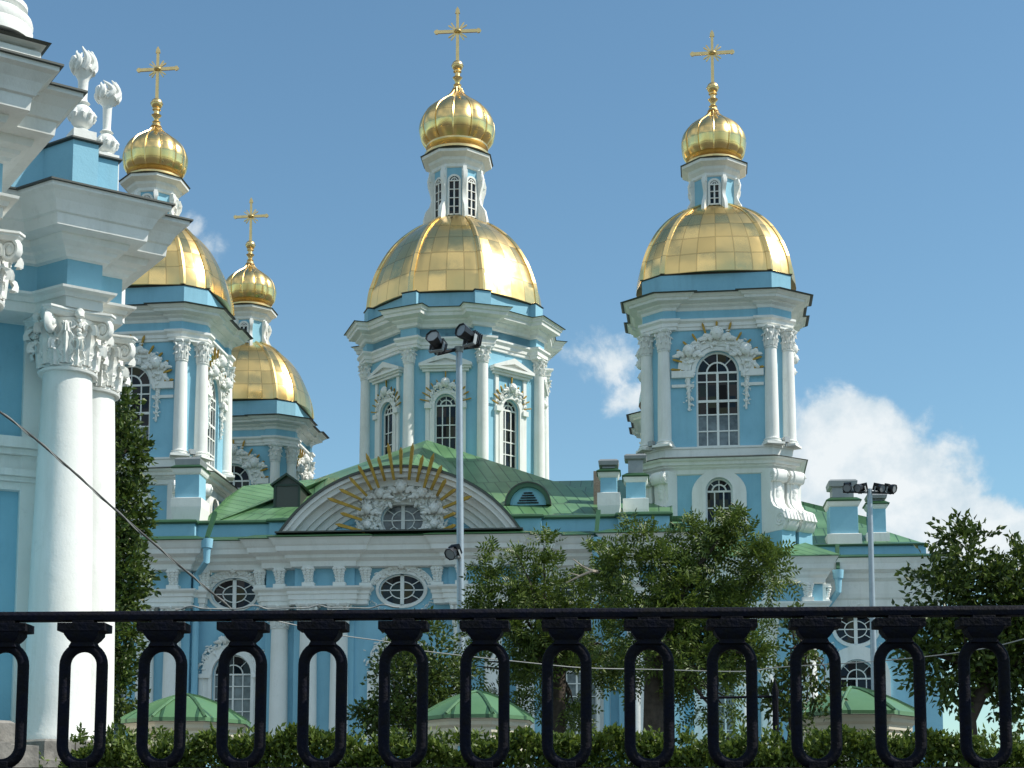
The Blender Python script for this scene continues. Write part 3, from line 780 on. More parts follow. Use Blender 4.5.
    for sx in (-1, 1):
        hd.box((sx*(ww/2+.98), -a-.13, zs-.12), (1.1 if False else 2*(a-ch-.35-ww/2-.0), .26, .34)) if False else hd.box((sx*((a-ch-.3)+ww/2+.1)/2, -a-.12, zs-.1), (a-ch-.3-ww/2-.1, .24, .36))
        hd.box((sx*((a-ch-.3)+ww/2+.1)/2, -a-.06, zs-.72), (a-ch-.3-ww/2-.1, .12, .16))
        hd.prism([(sx*(ww/2+.06), zs-.2)][::1]+[(sx*(ww/2+.7), zs-.2), (sx*(ww/2+.62), zs-1.3), (sx*(ww/2+.3), zs-1.7), (sx*(ww/2+.1), zs-1.1)], -a-.12, -a+.01) if False else None
        hd.tube([(sx*(ww/2+.45), -a-.02, zs+.1), (sx*(ww/2+.40), -a-.10, zs-.9), (sx*(ww/2+.36), -a-.08, zs-2.1)], [.16, .10, .05], 6)
        spray(hd, [(sx*(ww/2+.38), -a-.14, zs-.3), (sx*(ww/2+.40), -a-.14, zs-1.3), (sx*(ww/2+.36), -a-.1, zs-2.0)], .19, 10, 9+sx)
    hd.use(GILT)
    for q in (4, 17, 30, 43, 58, 74, 90, 106, 122, 137, 150, 163, 176):
        L0, L1 = ri*1.05, ri*(1.42 if q not in (74, 106, 90) else 1.60)
        spike(hd, (L0*math.cos(R(q)), -a-.14, zs+L0*math.sin(R(q))), (L1*math.cos(R(q)), -a-.22, zs+L1*math.sin(R(q))), .085)
    w0 = h0 = None
    # lower windows with eared surrounds
    sw = MB(); arched_window(sw, 0, wz[2], wz[0], wz[1], -a+.2, 3, (.5,), .08)
    sw.use(WHITE)
    o2 = wz[2]/2; H = wz[1]-wz[0]
    inn = [(-o2, wz[0])]+arch_pts(0, wz[2], wz[1], 16)+[(o2, wz[0])]
    outp = [(-o2-.72, wz[0]-.05)]+[((o2+.62+.1*math.cos(2*q))*math.cos(math.pi-q), wz[1]-.1+(o2+.58)*math.sin(q)) for q in [math.pi*i/16 for i in range(17)]]+[(o2+.72, wz[0]-.05)]
    sw.band(inn, outp, -a-.16, -a+.01)
    sw.band([(p[0]*.99, p[1]) for p in inn], [(p[0]*1.22, p[1]+.03) for p in inn], -a-.24, -a-.1)
    sw.box((0, -a-.16, wz[0]-.14), (2*o2+1.7, .34, .24))
    sw.prism([(-o2-.85, wz[0]-.25), (-o2-.72, wz[0]-.7), (-o2-.3, wz[0]-.45), (o2+.3, wz[0]-.45), (o2+.72, wz[0]-.7), (o2+.85, wz[0]-.25)][::1], -a-.14, -a+.01)
    mast = [(wnd, 'window'), (hd, 'window_hood'), (sw, 'lower_window')]
    for mb, nm in mast:
        first = mb.build(nm, tw)
        for k in range(1, 4):
            o = first.copy(); COL.objects.link(o); o.parent = tw; o.rotation_euler = (0, 0, k*math.pi/2)
    # pairs of scroll consoles on the cut corners of the lower tier
    SQ = .80        # the towers are shallower than wide
    nang = math.atan2(SQ, 1.0); dist = a*math.sqrt(2)-ch/math.sqrt(2); mid = Vector((a-ch/2, -(a-ch/2)*SQ, 0))
    def at_corner(o, sx, sy):
        """put a piece built at (0, -dist) facing -y onto the cut corner (sx, sy)"""
        ang = nang if sy < 0 else math.pi-nang
        ang *= sx
        m = Vector((mid.x*sx, mid.y*(-sy), 0)); o.rotation_euler = (0, 0, ang)
        o.location = m-(RZ(ang) @ Vector((0, -dist, 0)))
    zt_, zb_ = zl-.12, z['l0']+.05
    mb = MB().use(WHITE).tf(TR(0, -dist+.02, 0)); volute_console(mb, .58, zt_, zb_, .95, .75, .42, 1.55)
    cons = mb.build('console', tw)
    pl = MB().use(BLUE); pl.box((.58, -dist-.5, z['l0']-.45), (.92, 1.5, .98)); pedo = pl.build('console_pedestal', tw)
    fl = MB().use(GREYM); fl.box((0, -dist-.5, z['band1']+.28), (.32, .26, .26)); fl.box((0, -dist-.5, z['band1']+.08), (.06, .06, .3))
    lampo = fl.build('ledge_lamp', tw)
    for src, sides in ((cons, (1, -1)), (pedo, (1, -1)), (lampo, (1,))):
        used = False
        for cx_ in (1, -1):
            for cy_ in (-1, 1):
                for sd_ in sides:
                    o = src
                    if used: o = src.copy(); COL.objects.link(o); o.parent = tw
                    used = True; at_corner(o, cx_, cy_); o.scale = (sd_, 1, 1)
    # gilded dome, lantern, cupola, cross
    ms = mpp(714, 240, VT)
    A = lambda py: cath(714, py, VA)[1]
    d = MB(); zd0 = z['at1']+.05
    f = lambda hp, py: (hp*ms/4.10, cath(714, py, VA-.58*hp*ms)[1])
    zz = [(1.0, zd0), f(72.5, 268), f(70, 257), f(65, 244), f(57.5, 231), f(48.5, 221), f(39, 214), f(29, 209.5), f(18, 206)]
    poly_dome(d, chamfer_sq(4.02, 1.15), zz, .40, .95, 6, .17)
    d.build('dome', tw)
    B_ = lambda py: cath(714, py, VA-1.4)[1]
    lantern(tw, B_(209), A(169.5), B_(174), 29*ms, 26*ms, 4, 35*ms, 1)
    cp = MB(); zl2 = A(169)+.05
    cp.use(GOLDP).lathe([(25*ms, zl2-.1), (29*ms, zl2+.05), (29*ms, zl2+.15), (25*ms, zl2+.28), (23.5*ms, zl2+.45), (25*ms, zl2+.52), (27.5*ms, zl2+.58), (27.5*ms, zl2+.70)], 40)
    onion(cp, [(27.5/32, A(159.5)), (30.4/32, A(155)), (31.8/32, A(148)), (1, A(143)), (30/32, A(136)), (25/32, A(129)), (17/32, A(123)), (9.5/32, A(118)), (5/32, A(113)), (3.6/32, A(109))], 32*ms, 12, None)
    cp.build('cupola', tw)
    cr_ = MB(); cross(cr_, A(110), A(88), 5.8*ms, A(30), A(53), 22.5*ms, 3.2*ms); cr_.build('cross', tw)
    for v_ in tw.data.vertices: v_.co.y *= SQ
    for o in list(tw.children):
        nm = o.name.split('.')[0]
        if nm in ('lantern', 'lantern_window', 'cupola', 'cross', 'console', 'console_pedestal', 'ledge_lamp'): continue
        if nm == 'column': o.location.y *= SQ; continue
        q = round(o.rotation_euler.z/(math.pi/2)) % 2
        o.scale = (SQ, 1, 1) if q else (1, SQ, 1)
    return tw
T0 = corner_tower(); T0.location = (UR, VT-.75, 0); T0.rotation_euler = (0, 0, R(-2.2))
for u, v, dz in ((cath(149, 400, 9.3)[0], 9.3, -.35), (cath(247.5, 400, 29.9)[0], 29.9, -1.0), (UR, VF, 0)):
    c = copy_tree(T0, CA); c.location = (u, v, dz)

# ---------------------------------------------------------------- central drum
def central_drum():
    cu, cv = -.1, 22.9
    ax = 456
    Rv = 5.75                               # wall circumradius
    rot = R(22.5)
    vf = cv-Rv*.95
    Z = lambda py, v=vf: cath(ax, py, v)[1]
    A = lambda py: cath(ax, py, cv)[1]
    ms = mpp(ax, 250, cv)
    oct_ = [(Rv*math.cos(rot+k*math.pi/4), Rv*math.sin(rot+k*math.pi/4)) for k in range(8)]
    def bumped(Rw, w, p):
        res = []
        ap = Rw*math.cos(math.pi/8)
        for k in range(8):
            a = rot+k*math.pi/4; d = Vector((math.cos(a), math.sin(a))); tn = Vector((-d.y, d.x))
            # where the block sides meet the two faces
            rin = Rw-w*math.tan(math.pi/8)
            for q, r_ in ((-w, rin), (-w, Rw+p), (w, Rw+p), (w, rin)):
                e = d*r_+tn*q; res.append((e.x, e.y))
        return res
    PB = bumped(Rv, .55, .22)
    z = dict(base=Z(500)-3, cb=Z(476), e0=Z(348), cap=Z(359), fr=Z(337), co=Z(326), ct=Z(302, cv-7.0), a0=Z(303), a1=Z(291))
    ap = Rv*math.cos(math.pi/8); fw = 2*Rv*math.sin(math.pi/8)
    t = MB().use(BLUE)
    ww, zb, zs = 22*mpp(ax, 420, vf), Z(474), Z(404)
    for k in range(8):
        t.tf(RZ(k*math.pi/4)); wall_arch(t, -fw/2, fw/2, z['base'], z['a0'], 0, ww, zb, zs, -ap, .4)
    t.tf(Matrix.Identity(4))
    t.mould(bumped(5.70, .5, .20), [(0, z['a0']-.5), (0, z['a1'])])
    t.use(FLASH).mould(bumped(5.70, .5, .20), [(.02, z['a1']-.02), (.07, z['a1']+.03), (0, z['a1']+.08)])
    tw = t.build('central_drum', CA); tw.location = (cu, cv, 0)
    c = MB().use(WHITE)
    e0, fr, co, ct = z['e0'], z['fr'], z['co'], z['ct']
    c.mould(PB, [(.0, e0), (.12, e0+.02), (.12, e0+.3*(fr-e0)), (.18, e0+.32*(fr-e0)), (.18, e0+.62*(fr-e0)), (.3, e0+.82*(fr-e0)), (.3, fr), (.02, fr+.05)])
    c.mould(PB, [(.02, co-.1), (.16, co-.04), (.18, co+.15*(ct-co)), (.38, co+.30*(ct-co)), (.4, co+.40*(ct-co)), (.74, co+.52*(ct-co)), (.76, co+.70*(ct-co)), (.84, co+.76*(ct-co)), (.88, co+.93*(ct-co)), (.97, ct-.04)])
    c.use(FLASH).mould(PB, [(.98, ct-.04), (1.03, ct), (.1, ct+.24), (-.1, ct+.26)])
    c.build('drum_cornice', tw)
    c = MB().use(BLUE); c.mould(PB, [(.0, fr+.03), (.0, co-.06)], cap=False); c.build('frieze', tw)
    cm = None
    for k in range(8):
        if cm is None:
            col = MB().use(WHITE); column(col, .36, z['cb'], e0+.02, e0-z['cap']+.25, 0, False, 16, .88)
            col.box((0, .1, z['cb']-1.5), (1.1, 1.1, 3.0)); cm = col.build('column', tw); o = cm
        else: o = cm.copy(); COL.objects.link(o); o.parent = tw
        a = rot+k*math.pi/4; o.location = ((Rv+.12)*math.cos(a), (Rv+.12)*math.sin(a), 0); o.rotation_euler = (0, 0, a)
    # windows with pediments on pilaster strips
    w = MB(); arched_window(w, 0, ww, zb, zs, -ap+.24, 3, (.18, .36, .54, .72), .075)
    s = MB().use(WHITE)
    s.band([(-ww/2, zb)]+arch_pts(0, ww, zs)+[(ww/2, zb)], [(-ww/2-.3, zb)]+arch_pts(0, ww+.6, zs)+[(ww/2+.3, zb)], -ap-.16, -ap+.01)
    zp = Z(371); zt = Z(356)
    for sx in (-1, 1):
        s.box((sx*(ww/2+.44), -ap-.06, (zb+zp)/2), (.24, .12, zp-zb)); s.box((sx*(ww/2+.4), -ap-.14, zs-.1), (.4, .28, .3))
    pw = ww/2+.95
    for dz, x_, dep in ((0, pw-.2, .22), (.16, pw-.06, .34), (.3, pw, .46)): s.box((0, -ap-dep/2, zp+dz+.08), (2*x_, dep, .15))
    hh = zt-zp
    s.band([(-pw+.5, zp+.46), (0, zp+hh-.18), (pw-.5, zp+.46)], [(-pw, zp+.46), (0, zp+hh+.18), (pw, zp+.46)], -ap-.46, -ap+.01)
    s.band([(-pw+.75, zp+.46), (0, zp+hh-.42), (pw-.75, zp+.46)], [(-pw+.5, zp+.46), (0, zp+hh-.18), (pw-.5, zp+.46)], -ap-.28, -ap+.01)
    ri = ww/2+.42
    spray(s, [(ri*math.cos(R(q)), -ap-.14, zs+ri*math.sin(R(q))) for q in range(20, 165, 16)], .25, 12, 21)
    cherub(s, (0, -ap-.2, zs+ri+.2), .26, 4)
    s.use(GILT)
    for q in (12, 28, 42, 56, 70, 110, 124, 138, 152, 168, 90):
        L0, L1 = ri*.95, ri*(1.5 if q != 90 else 1.95); spike(s, (L0*math.cos(R(q)), -ap-.1, zs+L0*math.sin(R(q))), (L1*math.cos(R(q)), -ap-.18, zs+L1*math.sin(R(q))), .06)
    for mb, nm in ((w, 'window'), (s, 'window_surround')):
        first = mb.build(nm, tw)
        for k in range(1, 8):
            o = first.copy(); COL.objects.link(o); o.parent = tw; o.rotation_euler = (0, 0, k*math.pi/4)
    d = MB(); za = z['a1']+.04
    B = 5.80
    f = lambda hp, py: (hp/88.5, cath(ax, py, cv-.35*hp*ms)[1])
    poly_dome(d, [(B*math.cos(rot+k*math.pi/4), B*math.sin(rot+k*math.pi/4)) for k in range(8)],
              [(1.0, za), f(86.5, 293), f(83.5, 283), f(79, 271), f(72.5, 259), f(64, 247), f(53.5, 237), f(42, 229), f(31, 223.5), f(20, 219.5)], .30, 1.0, 6, .20)
    d.build('dome', tw)
    B_ = lambda py: cath(ax, py, cv-1.7)[1]
    lantern(tw, B_(220), A(161), B_(165), 33*ms, 28*ms, 8, 37*ms, 2)
    cp = MB(); zl2 = A(160.5)+.05
    cp.use(GOLDP).lathe([(27*ms, zl2-.1), (33*ms, zl2+.05), (33*ms, zl2+.2), (29*ms, zl2+.34), (27.5*ms, zl2+.52), (29*ms, zl2+.6), (31*ms, zl2+.66), (31*ms, zl2+.78)], 40)
    onion(cp, [(30/37.5, A(148.5)), (35/37.5, A(142)), (37/37.5, A(136)), (1, A(130)), (35.5/37.5, A(122)), (30.5/37.5, A(113.5)), (21.5/37.5, A(106)), (12.5/37.5, A(100)), (6.5/37.5, A(94)), (3.6/37.5, A(88))], 37.5*ms, 12, None)
    cp.build('cupola', tw)
    cr_ = MB(); cross(cr_, A(89), A(66), 5.6*ms, A(7), A(31.5), 24*ms, 3.2*ms); cr_.build('cross', tw)
    return tw
central_drum()

# ---------------------------------------------------------------- body, facade
def facade():
    Z = lambda py, v=0: cath(403, py, v)[1]
    zA0, zA1, zF1, zC1 = Z(606), Z(588), Z(566), Z(538, -.9)
    # plan with columns carried on shallow breaks
    steps = [(2.3, .35), (5.25, .72), (6.75, .35), (10.5, .0), (13.4, .42), (17.9, 0.0), (20.7, .42)]
    def front(extra=0.0):
        right = []; prev = 0.35 if False else .35
        p = .35; x = 0
        prof = [(0, 2.3, .58), (2.3, 5.25, .72), (5.25, 6.75, .35), (6.75, 10.5, 0), (10.5, 13.6, .42)]
        pts = []
        for a, b, q in prof: pts += [(a, -q), (b, -q)]
        pts = [p for i, p in enumerate(pts) if i > 0]
        return [(-x, y) for x, y in reversed(pts)]+pts
    fr_ = front()
    plan = fr_+[(13.6, 44), (-13.6, 44)]
    w = MB().use(BLUE)
    ov = [(0, 0), (-8.3, 1), (8.3, 1), (-15.7, 1), (15.7, 1)]
    # wall in vertical strips, each with its openings
    zo = Z(590.5); zO0, zO1 = Z(610), zC1-.4
    a_, b_ = 1.13, .78
    zs_, zb_, aw = Z(672), Z(735)-.6, 1.95
    def strip(x0, x1, y, cx):
        if cx is None:
            w.add([(x0, y, 0), (x1, y, 0), (x1, y, zO1), (x0, y, zO1)], [(0, 1, 2, 3)])
        else:
            wall_arch(w, x0, x1, 0, zO0, cx, aw, zb_, zs_, y, .4); wall_oval(w, x0, x1, zO0, zO1, cx, zo, a_, b_, y, .35)
    segs = [(-2.3, 2.3, -.58+.3, 0)]
    for sg in (-1, 1):
        for x0, x1, q, cx in ((2.3, 5.25, .72, None), (5.25, 6.75, .35, None), (6.75, 10.5, 0, 8.45), (10.5, 13.6, .42, None)):
            a, b = (x0, x1) if sg > 0 else (-x1, -x0); segs.append((a, b, -q+.3, None if cx is None else sg*cx))
    segs.sort()
    for i, (x0, x1, y, cx) in enumerate(segs):
        strip(x0, x1, y, cx)
        if i+1 < len(segs) and segs[i+1][2] != y:
            y2 = segs[i+1][2]; w.add([(x1, y, 0), (x1, y2, 0), (x1, y2, zO1), (x1, y, zO1)], [(0, 1, 2, 3) if y2 > y else (3, 2, 1, 0)])
    w.add([(13.6, -.12, 0), (13.6, 44, 0), (13.6, 44, zO1), (13.6, -.12, zO1)], [(0, 1, 2, 3)])
    w.add([(-13.6, -.12, 0), (-13.6, 44, 0), (-13.6, 44, zO1), (-13.6, -.12, zO1)], [(3, 2, 1, 0)])
    w.add([(13.6, 44, 0), (-13.6, 44, 0), (-13.6, 44, zO1), (13.6, 44, zO1)], [(0, 1, 2, 3)])
    w.use(FLASH).add([(-13.4, 1.2, zO1-.3), (13.4, 1.2, zO1-.3), (13.4, 43.5, zO1-.3), (-13.4, 43.5, zO1-.3)], [(0, 1, 2, 3)])
    wall = w.build('facade_wall', CA)
    e = MB().use(WHITE)
    h = zA1-zA0
    for G in ([(1.75, .58), (2.3, .58), (2.3, .72), (5.25, .72), (5.25, .35), (6.75, .35), (6.75, 0), (6.95, 0)], [(9.95, 0), (10.5, 0), (10.5, .42), (13.6, .42)]):
        for sg in (-1, 1):
            gp = [(x, -q) for x, q in G]+[(G[-1][0], .6), (G[0][0], .6)]
            if sg < 0: gp = [(-x, y) for x, y in reversed(gp)]
            e.mould(gp, [(0, zA0), (.14, zA0+.02), (.14, zA0+.25*h), (.2, zA0+.28*h), (.2, zA0+.55*h), (.26, zA0+.58*h), (.26, zA0+.74*h), (.40, zA0+.88*h), (.42, zA0+.98*h), (-.0, zA1+.05)])
    h = zC1-zF1
    e.mould(plan, [(-.28, zF1-.15), (.12, zF1-.1), (.15, zF1+.12*h), (.36, zF1+.24*h), (.38, zF1+.36*h), (.72, zF1+.48*h), (.75, zF1+.66*h), (.82, zF1+.72*h), (.95, zF1+.9*h), (1.05, zC1-.03)], cap=False)
    e.use(GREEN).mould(plan, [(1.06, zC1-.04), (1.12, zC1), (.45, zC1+.28), (-.2, zC1+.32)], cap=False)
    e.build('entablature', wall)
    # attic parapet: blue, coped with green copper
    zp0, zp1 = Z(535, .4), Z(520, .4)
    p = MB()
    px_ = [(max(-13, min(13, x)), max(y, -.42)+.75) for x, y in fr_]
    pplan = px_+[(13, 7.4), (-13, 7.4)]
    p.use(BLUE).mould(pplan, [(0, zC1+.05), (0, zp1)], cap=False)
    p.use(GREEN).mould(pplan, [(0, zp1-.02), (.14, zp1), (.16, zp1+.06), (.1, zp1+.16), (-.5, zp1+.32), (-1.2, zp1+.36)], cap=False)
    p.build('parapet', wall)
    # giant columns
    colm = None
    for x, q in ((2.98, .72), (4.5, .72), (6.0, .35), (11.3, .42), (12.65, .42)):
        for sg in (-1, 1):
            if colm is None:
                cb = MB().use(WHITE); cb.box((0, .1, .9), (1.3, 1.3, 1.8)); column(cb, .47, 1.8, zA0+.03, Z(606)-Z(628), 0, False, 20, .86); colm = cb.build('column', wall); o = colm
            else: o = colm.copy(); COL.objects.link(o); o.parent = wall
            o.location = (sg*x, -q+.12, 0)
    # carved brackets in the frieze
    def bracket(nm, x, y):
        b = MB().use(WHITE); H = zF1-zA1
        b.box((0, 0, zA1+H*.5), (.34, .42, H)); b.box((0, -.15, zF1-.16), (.52, .6, .2)); b.box((0, -.12, zA1+.1), (.6, .55, .2))
        rn = random.Random(5)
        for j in range(7):
            t = j/6; wv = .22+.12*t**2.2-.03*math.sin(3*t)
            for q in (-1, 0, 1): b.blob((q*wv*.62, -.20-.18*t-.05*(q == 0), zA1+.16+t*(H-.4)), (.085+.03*t, .09, H*.085), .25, rn)
        return b
    bm_ = bracket('b', 0, 0); first = None
    blocks = [(s*x, -q+.2) for s in (-1, 1) for x, q in ((2.98, .72), (4.5, .72), (6.0, .35), (11.3, .42), (12.65, .42), (7.05, 0), (9.85, 0))]+[(-1.75, -.15), (1.75, -.15)]
    for x, y in blocks:
        if first is None: first = bm_.build('bracket', wall); o = first
        else: o = first.copy(); COL.objects.link(o); o.parent = wall
        o.location = (x, y, 0)
    # oval windows, their carved hoods; arched windows below
    f1 = f2 = f3 = f4 = None
    for x, q in ((0, .58), (-8.45, 0), (8.45, 0)):
        if f1 is None:
            m = MB(); oval_window(m, 0, zo, a_, b_, .22, bar=.07); f1 = m.build('oval_window', wall)
            s = MB().use(WHITE)
            s.band(ell_pts(0, zo, a_, b_), ell_pts(0, zo, a_+.14, b_+.14), -.08, .01, True)
            arc = [((a_+.32)*math.cos(R(k)), -.08, zo+(b_+.28)*math.sin(R(k))) for k in range(15, 170, 10)]
            s.band([((a_+.20)*math.cos(R(k)), zo+(b_+.14)*math.sin(R(k))) for k in range(15, 170, 10)], [((a_+.5)*math.cos(R(k)), zo+(b_+.42)*math.sin(R(k))) for k in range(15, 170, 10)], -.1, .01)
            spray(s, arc, .2, 14, 31); cherub(s, (0, -.12, zo+b_+.42), .25, 8)
            for sx in (-1, 1):
                spray(s, [(sx*1.5, -.05, zo-.55), (sx*.95, -.05, zo-1.05), (sx*.2, -.05, zo-1.2)], .10, 18, 40+sx)
            f2 = s.build('oval_surround', wall)
            g = MB(); arched_window(g, 0, aw, zb_, zs_, .28, 4, (.16, .33, .5, .67, .84), .06, pale_to=.98); f3 = g.build('arched_window', wall)
            k_ = MB().use(WHITE)
            k_.band([(-aw/2, zb_)]+arch_pts(0, aw, zs_)+[(aw/2, zb_)], [(-aw/2-.52, zb_)]+arch_pts(0, aw+1.04, zs_)+[(aw/2+.52, zb_)], -.14, .01)
            k_.band([(-aw/2, zb_)]+arch_pts(0, aw, zs_)+[(aw/2, zb_)], [(-aw/2-.16, zb_)]+arch_pts(0, aw+.32, zs_)+[(aw/2+.16, zb_)], -.22, -.1)
            for sx in (-1, 1):
                k_.box((sx*(aw/2+.34), -.13, zs_-.1), (.6, .3, .2)); k_.box((sx*1.52, -.09, (zb_+zs_)/2), (.2, .2, zs_-zb_))
                spray(k_, [(sx*1.62, -.1, zs_+.3), (sx*1.35, -.1, zs_+1.1)], .26, 10, 50+sx)
            ri = aw/2+.62
            spray(k_, [(ri*math.cos(R(q2)), -.12, zs_+ri*math.sin(R(q2))) for q2 in range(30, 155, 14)], .25, 10, 55); cherub(k_, (0, -.2, zs_+ri+.2), .3, 2)
            k_.box((0, -.15, zb_-.12), (aw+1.3, .34, .24)); f4 = k_.build('window_surround', wall)
            L4 = (f1, f2, f3, f4)
        else:
            L4 = []
            for s_ in (f1, f2, f3, f4):
                o = s_.copy(); COL.objects.link(o); o.parent = wall; L4.append(o)
        for o in L4: o.location = (x, -q+.3, 0)
    # curved pediment
    pz = Z(533, -.8); top = Z(470, -.8); hw = 5.75; hh = top-pz
    Rr = (hw*hw+hh*hh)/(2*hh); zc_ = top-Rr; am = math.asin(hw/Rr)
    def arc(r, n=40, k=1.0): return [(r*math.sin(-am*k+2*am*k*i/n), zc_+r*math.cos(-am*k+2*am*k*i/n)) for i in range(n+1)]
    def clip(pts): return [(x, max(z_, pz+.01)) for x, z_ in pts]
    pd = MB().use(BLUE)
    oz, oa, ob = Z(518.5, -.5), 1.06, .92
    tym = clip(arc(Rr-1.0))
    # tympanum with an oval opening: fan from the opening out to the arch
    n = 40; ep = [(oa*math.cos(math.pi-math.pi*i/n), oz+ob*math.sin(math.pi-math.pi*i/n)) for i in range(n+1)]
    vs = []
    for a, b in zip(ep, tym): vs += [(a[0], -.25, a[1]), (b[0], -.25, b[1]), (a[0], .1, a[1])]
    pd.add(vs, [(3*i, 3*i+1, 3*i+4, 3*i+3) for i in range(n)]+[(3*i+3, 3*i+5, 3*i+2, 3*i) for i in range(n)])
    lo = [(oa*math.cos(math.pi+math.pi*i/n), oz+ob*math.sin(math.pi+math.pi*i/n)) for i in range(n+1)]
    bt = [(-(Rr)*math.sin(am)*.9*(1-2*i/n), pz) for i in range(n+1)]
    vs = []
    for a, b in zip(lo, bt): vs += [(a[0], -.25, a[1]), (b[0], -.25, b[1])]
    pd.add(vs, [(2*i, 2*i+2, 2*i+3, 2*i+1) for i in range(n)])
    pd.use(WHITE)
    for r0, r1, y in ((Rr-.18, Rr, -1.35), (Rr-.42, Rr-.18, -1.2), (Rr-.75, Rr-.42, -.8), (Rr-1.0, Rr-.75, -.62), (Rr-1.35, Rr-1.0, -.42), (Rr-1.6, Rr-1.35, -.32)):
        pd.band(clip(arc(r0)), clip(arc(r1)), y, .2)
    pd.use(FLASH).band(clip(arc(Rr)), clip(arc(Rr+.10)), -1.45, .2)
    pd.use(FLASH).box((0, -.62, pz-.02), (2*hw+.5, 2.1, .07))
    pd.use(GREEN).band(clip(arc(Rr+.10)), clip(arc(Rr+.14)), -1.4, 3.2)
    ped = pd.build('pediment', CA)
    m = MB(); oval_window(m, 0, oz, oa, ob, .05, bar=.07, glass=PALEG); m.build('oval_window', ped)
    s = MB().use(WHITE)
    s.band(ell_pts(0, oz, oa, ob), ell_pts(0, oz, oa+.16, ob+.16), -.42, -.2, True)
    ar = lambda r1, r2: [(r1*math.cos(R(k)), -.5, max(pz+.1, oz+r2*math.sin(R(k)))) for k in range(-24, 206, 8)]
    s.band([(p[0], p[2]) for p in ar(1.15, .98)], [(p[0], p[2]) for p in ar(2.05, 1.75)], -.5, -.2)
    spray(s, ar(1.4, 1.25), .36, 9, 61); spray(s, ar(1.75, 1.5), .40, 9, 62); spray(s, ar(2.0, 1.75), .34, 8, 63)
    for k, r_ in ((90, .3), (52, .24), (128, .24), (15, .24), (165, .24), (-15, .2), (195, .2)): cherub(s, (1.7*math.cos(R(k)), -.75, max(pz+.35, oz+1.5*math.sin(R(k)))), r_, k+200)
    s.build('cloud_wreath', ped)
    rays = [((355, 502), (281, 0))]
    ends = [(335, 524, 365, 532), (340, 513, 362, 520), (327, 498, 361, 510), (339, 489, 362, 500), (349, 477, 367, 496), (358, 465, 372, 490), (366, 453, 379, 488), (378, 456, 385, 481), (388, 443, 394, 480), (401, 447, 401, 474), (413, 443, 409, 480), (423, 455, 417, 482), (434, 453, 424, 488), (442, 465, 431, 490), (446, 479, 437, 496), (456, 489, 441, 500), (472, 496, 443, 508), (456, 513, 444, 518), (456, 525, 443, 530)]
    for (x0, y0, x1, y1) in ends:
        a = cath(x0, y0, -1.6); b = cath(x1, y1, -1.35)
        r = MB().use(GILT); spike(r, (b[0], -1.35, b[1]), (a[0], -1.62, a[1]), .115); r.build('gilded_ray', ped)
    # bases of the two front towers, set back
    vb = 6.3; ue = cath(822, 560, vb)[0]; ui = 11.0
    for sg in (1, -1):
        X = (lambda a, b: (a, b)) if sg > 0 else (lambda a, b: (-b, -a))
        x0, x1 = X(ui, ue); cu = sg*UR
        w = MB().use(BLUE)
        wall_arch(w, x0, x1, 0, zO0, cu, aw, zb_, zs_, vb, .4); wall_oval(w, x0, x1, zO0, zO1, cu, zo, a_, b_, vb, .35)
        xo = sg*ue; w.add([(xo, vb, 0), (xo, vb+9.5, 0), (xo, vb+9.5, zO1), (xo, vb, zO1)], [(0, 1, 2, 3)])
        tb = w.build('tower_base', CA)
        e = MB().use(WHITE); gp = [(x0, vb-.1), (x1, vb-.1), (x1, vb+9.5), (x0, vb+9.5)]; h = zC1-zF1
        e.mould(gp, [(-.0, zF1-.15), (.12, zF1-.1), (.15, zF1+.12*h), (.30, zF1+.24*h), (.32, zF1+.36*h), (.52, zF1+.48*h), (.55, zF1+.66*h), (.6, zF1+.72*h), (.7, zF1+.9*h), (.78, zC1-.03)], cap=False)
        h = zA1-zA0; prf = [(0, zA0), (.14, zA0+.02), (.14, zA0+.25*h), (.2, zA0+.28*h), (.2, zA0+.55*h), (.26, zA0+.58*h), (.26, zA0+.74*h), (.40, zA0+.88*h), (.42, zA0+.98*h), (0, zA1+.05)]
        for q0, q1 in ((ui, UR-1.6), (UR+1.6, ue)):
            a2, b2 = X(q0, q1); e.mould([(a2, vb-.1), (b2, vb-.1), (b2, vb+.6), (a2, vb+.6)], prf)
        e.build('entablature', tb)
        # hipped copper skirt up to the consoles
        zt2 = cath(800, 538, vb+1.2)[1]
        r = MB().use(GREEN); o, i_ = .84, -1.5
        A1, B1, C1, D1 = (x0-.0, vb-.1-o, zC1), (x1+(o if sg > 0 else 0), vb-.1-o, zC1), (x1+(o if sg > 0 else 0), vb+9.5, zC1), (x0-(o if sg < 0 else 0), vb+9.5, zC1)
        if sg < 0: A1 = (x0-o, vb-.1-o, zC1)
        A2, B2, C2, D2 = (x0+1.2, vb+1.5, zt2), (x1-1.2, vb+1.5, zt2), (x1-1.2, vb+8, zt2), (x0+1.2, vb+8, zt2)
        for P_ in ((A1, B1, B2, A2), (B1, C1, C2, B2), (D1, A1, A2, D2), (A2, B2, C2, D2)):
            v0_ = Vector(P_[0]); r.add(P_, [(0, 1, 2, 3)], [tuple(((Vector(p)-v0_).x+(Vector(p)-v0_).y, (Vector(p)-v0_).z*2) for p in P_)])
        r.box(((x0+x1)/2+sg*o/2, vb-.1-o, zC1-.03), (x1-x0+o, .06, .05)); r.build('skirt_roof', tb, smooth=0)
        for nm, src in (('oval_window', f1), ('oval_surround', f2), ('arched_window', f3), ('window_surround', f4)):
            o_ = src.copy(); COL.objects.link(o_); o_.parent = tb; o_.location = (cu, vb, 0)
        for px in (742, 768, 808):
            uu = sg*cath(px, 600, vb-.3)[0]
            for src in (colm, first):
                o_ = src.copy(); COL.objects.link(o_); o_.parent = tb; o_.location = (uu, vb-.05 if src is first else vb+.02, 0)
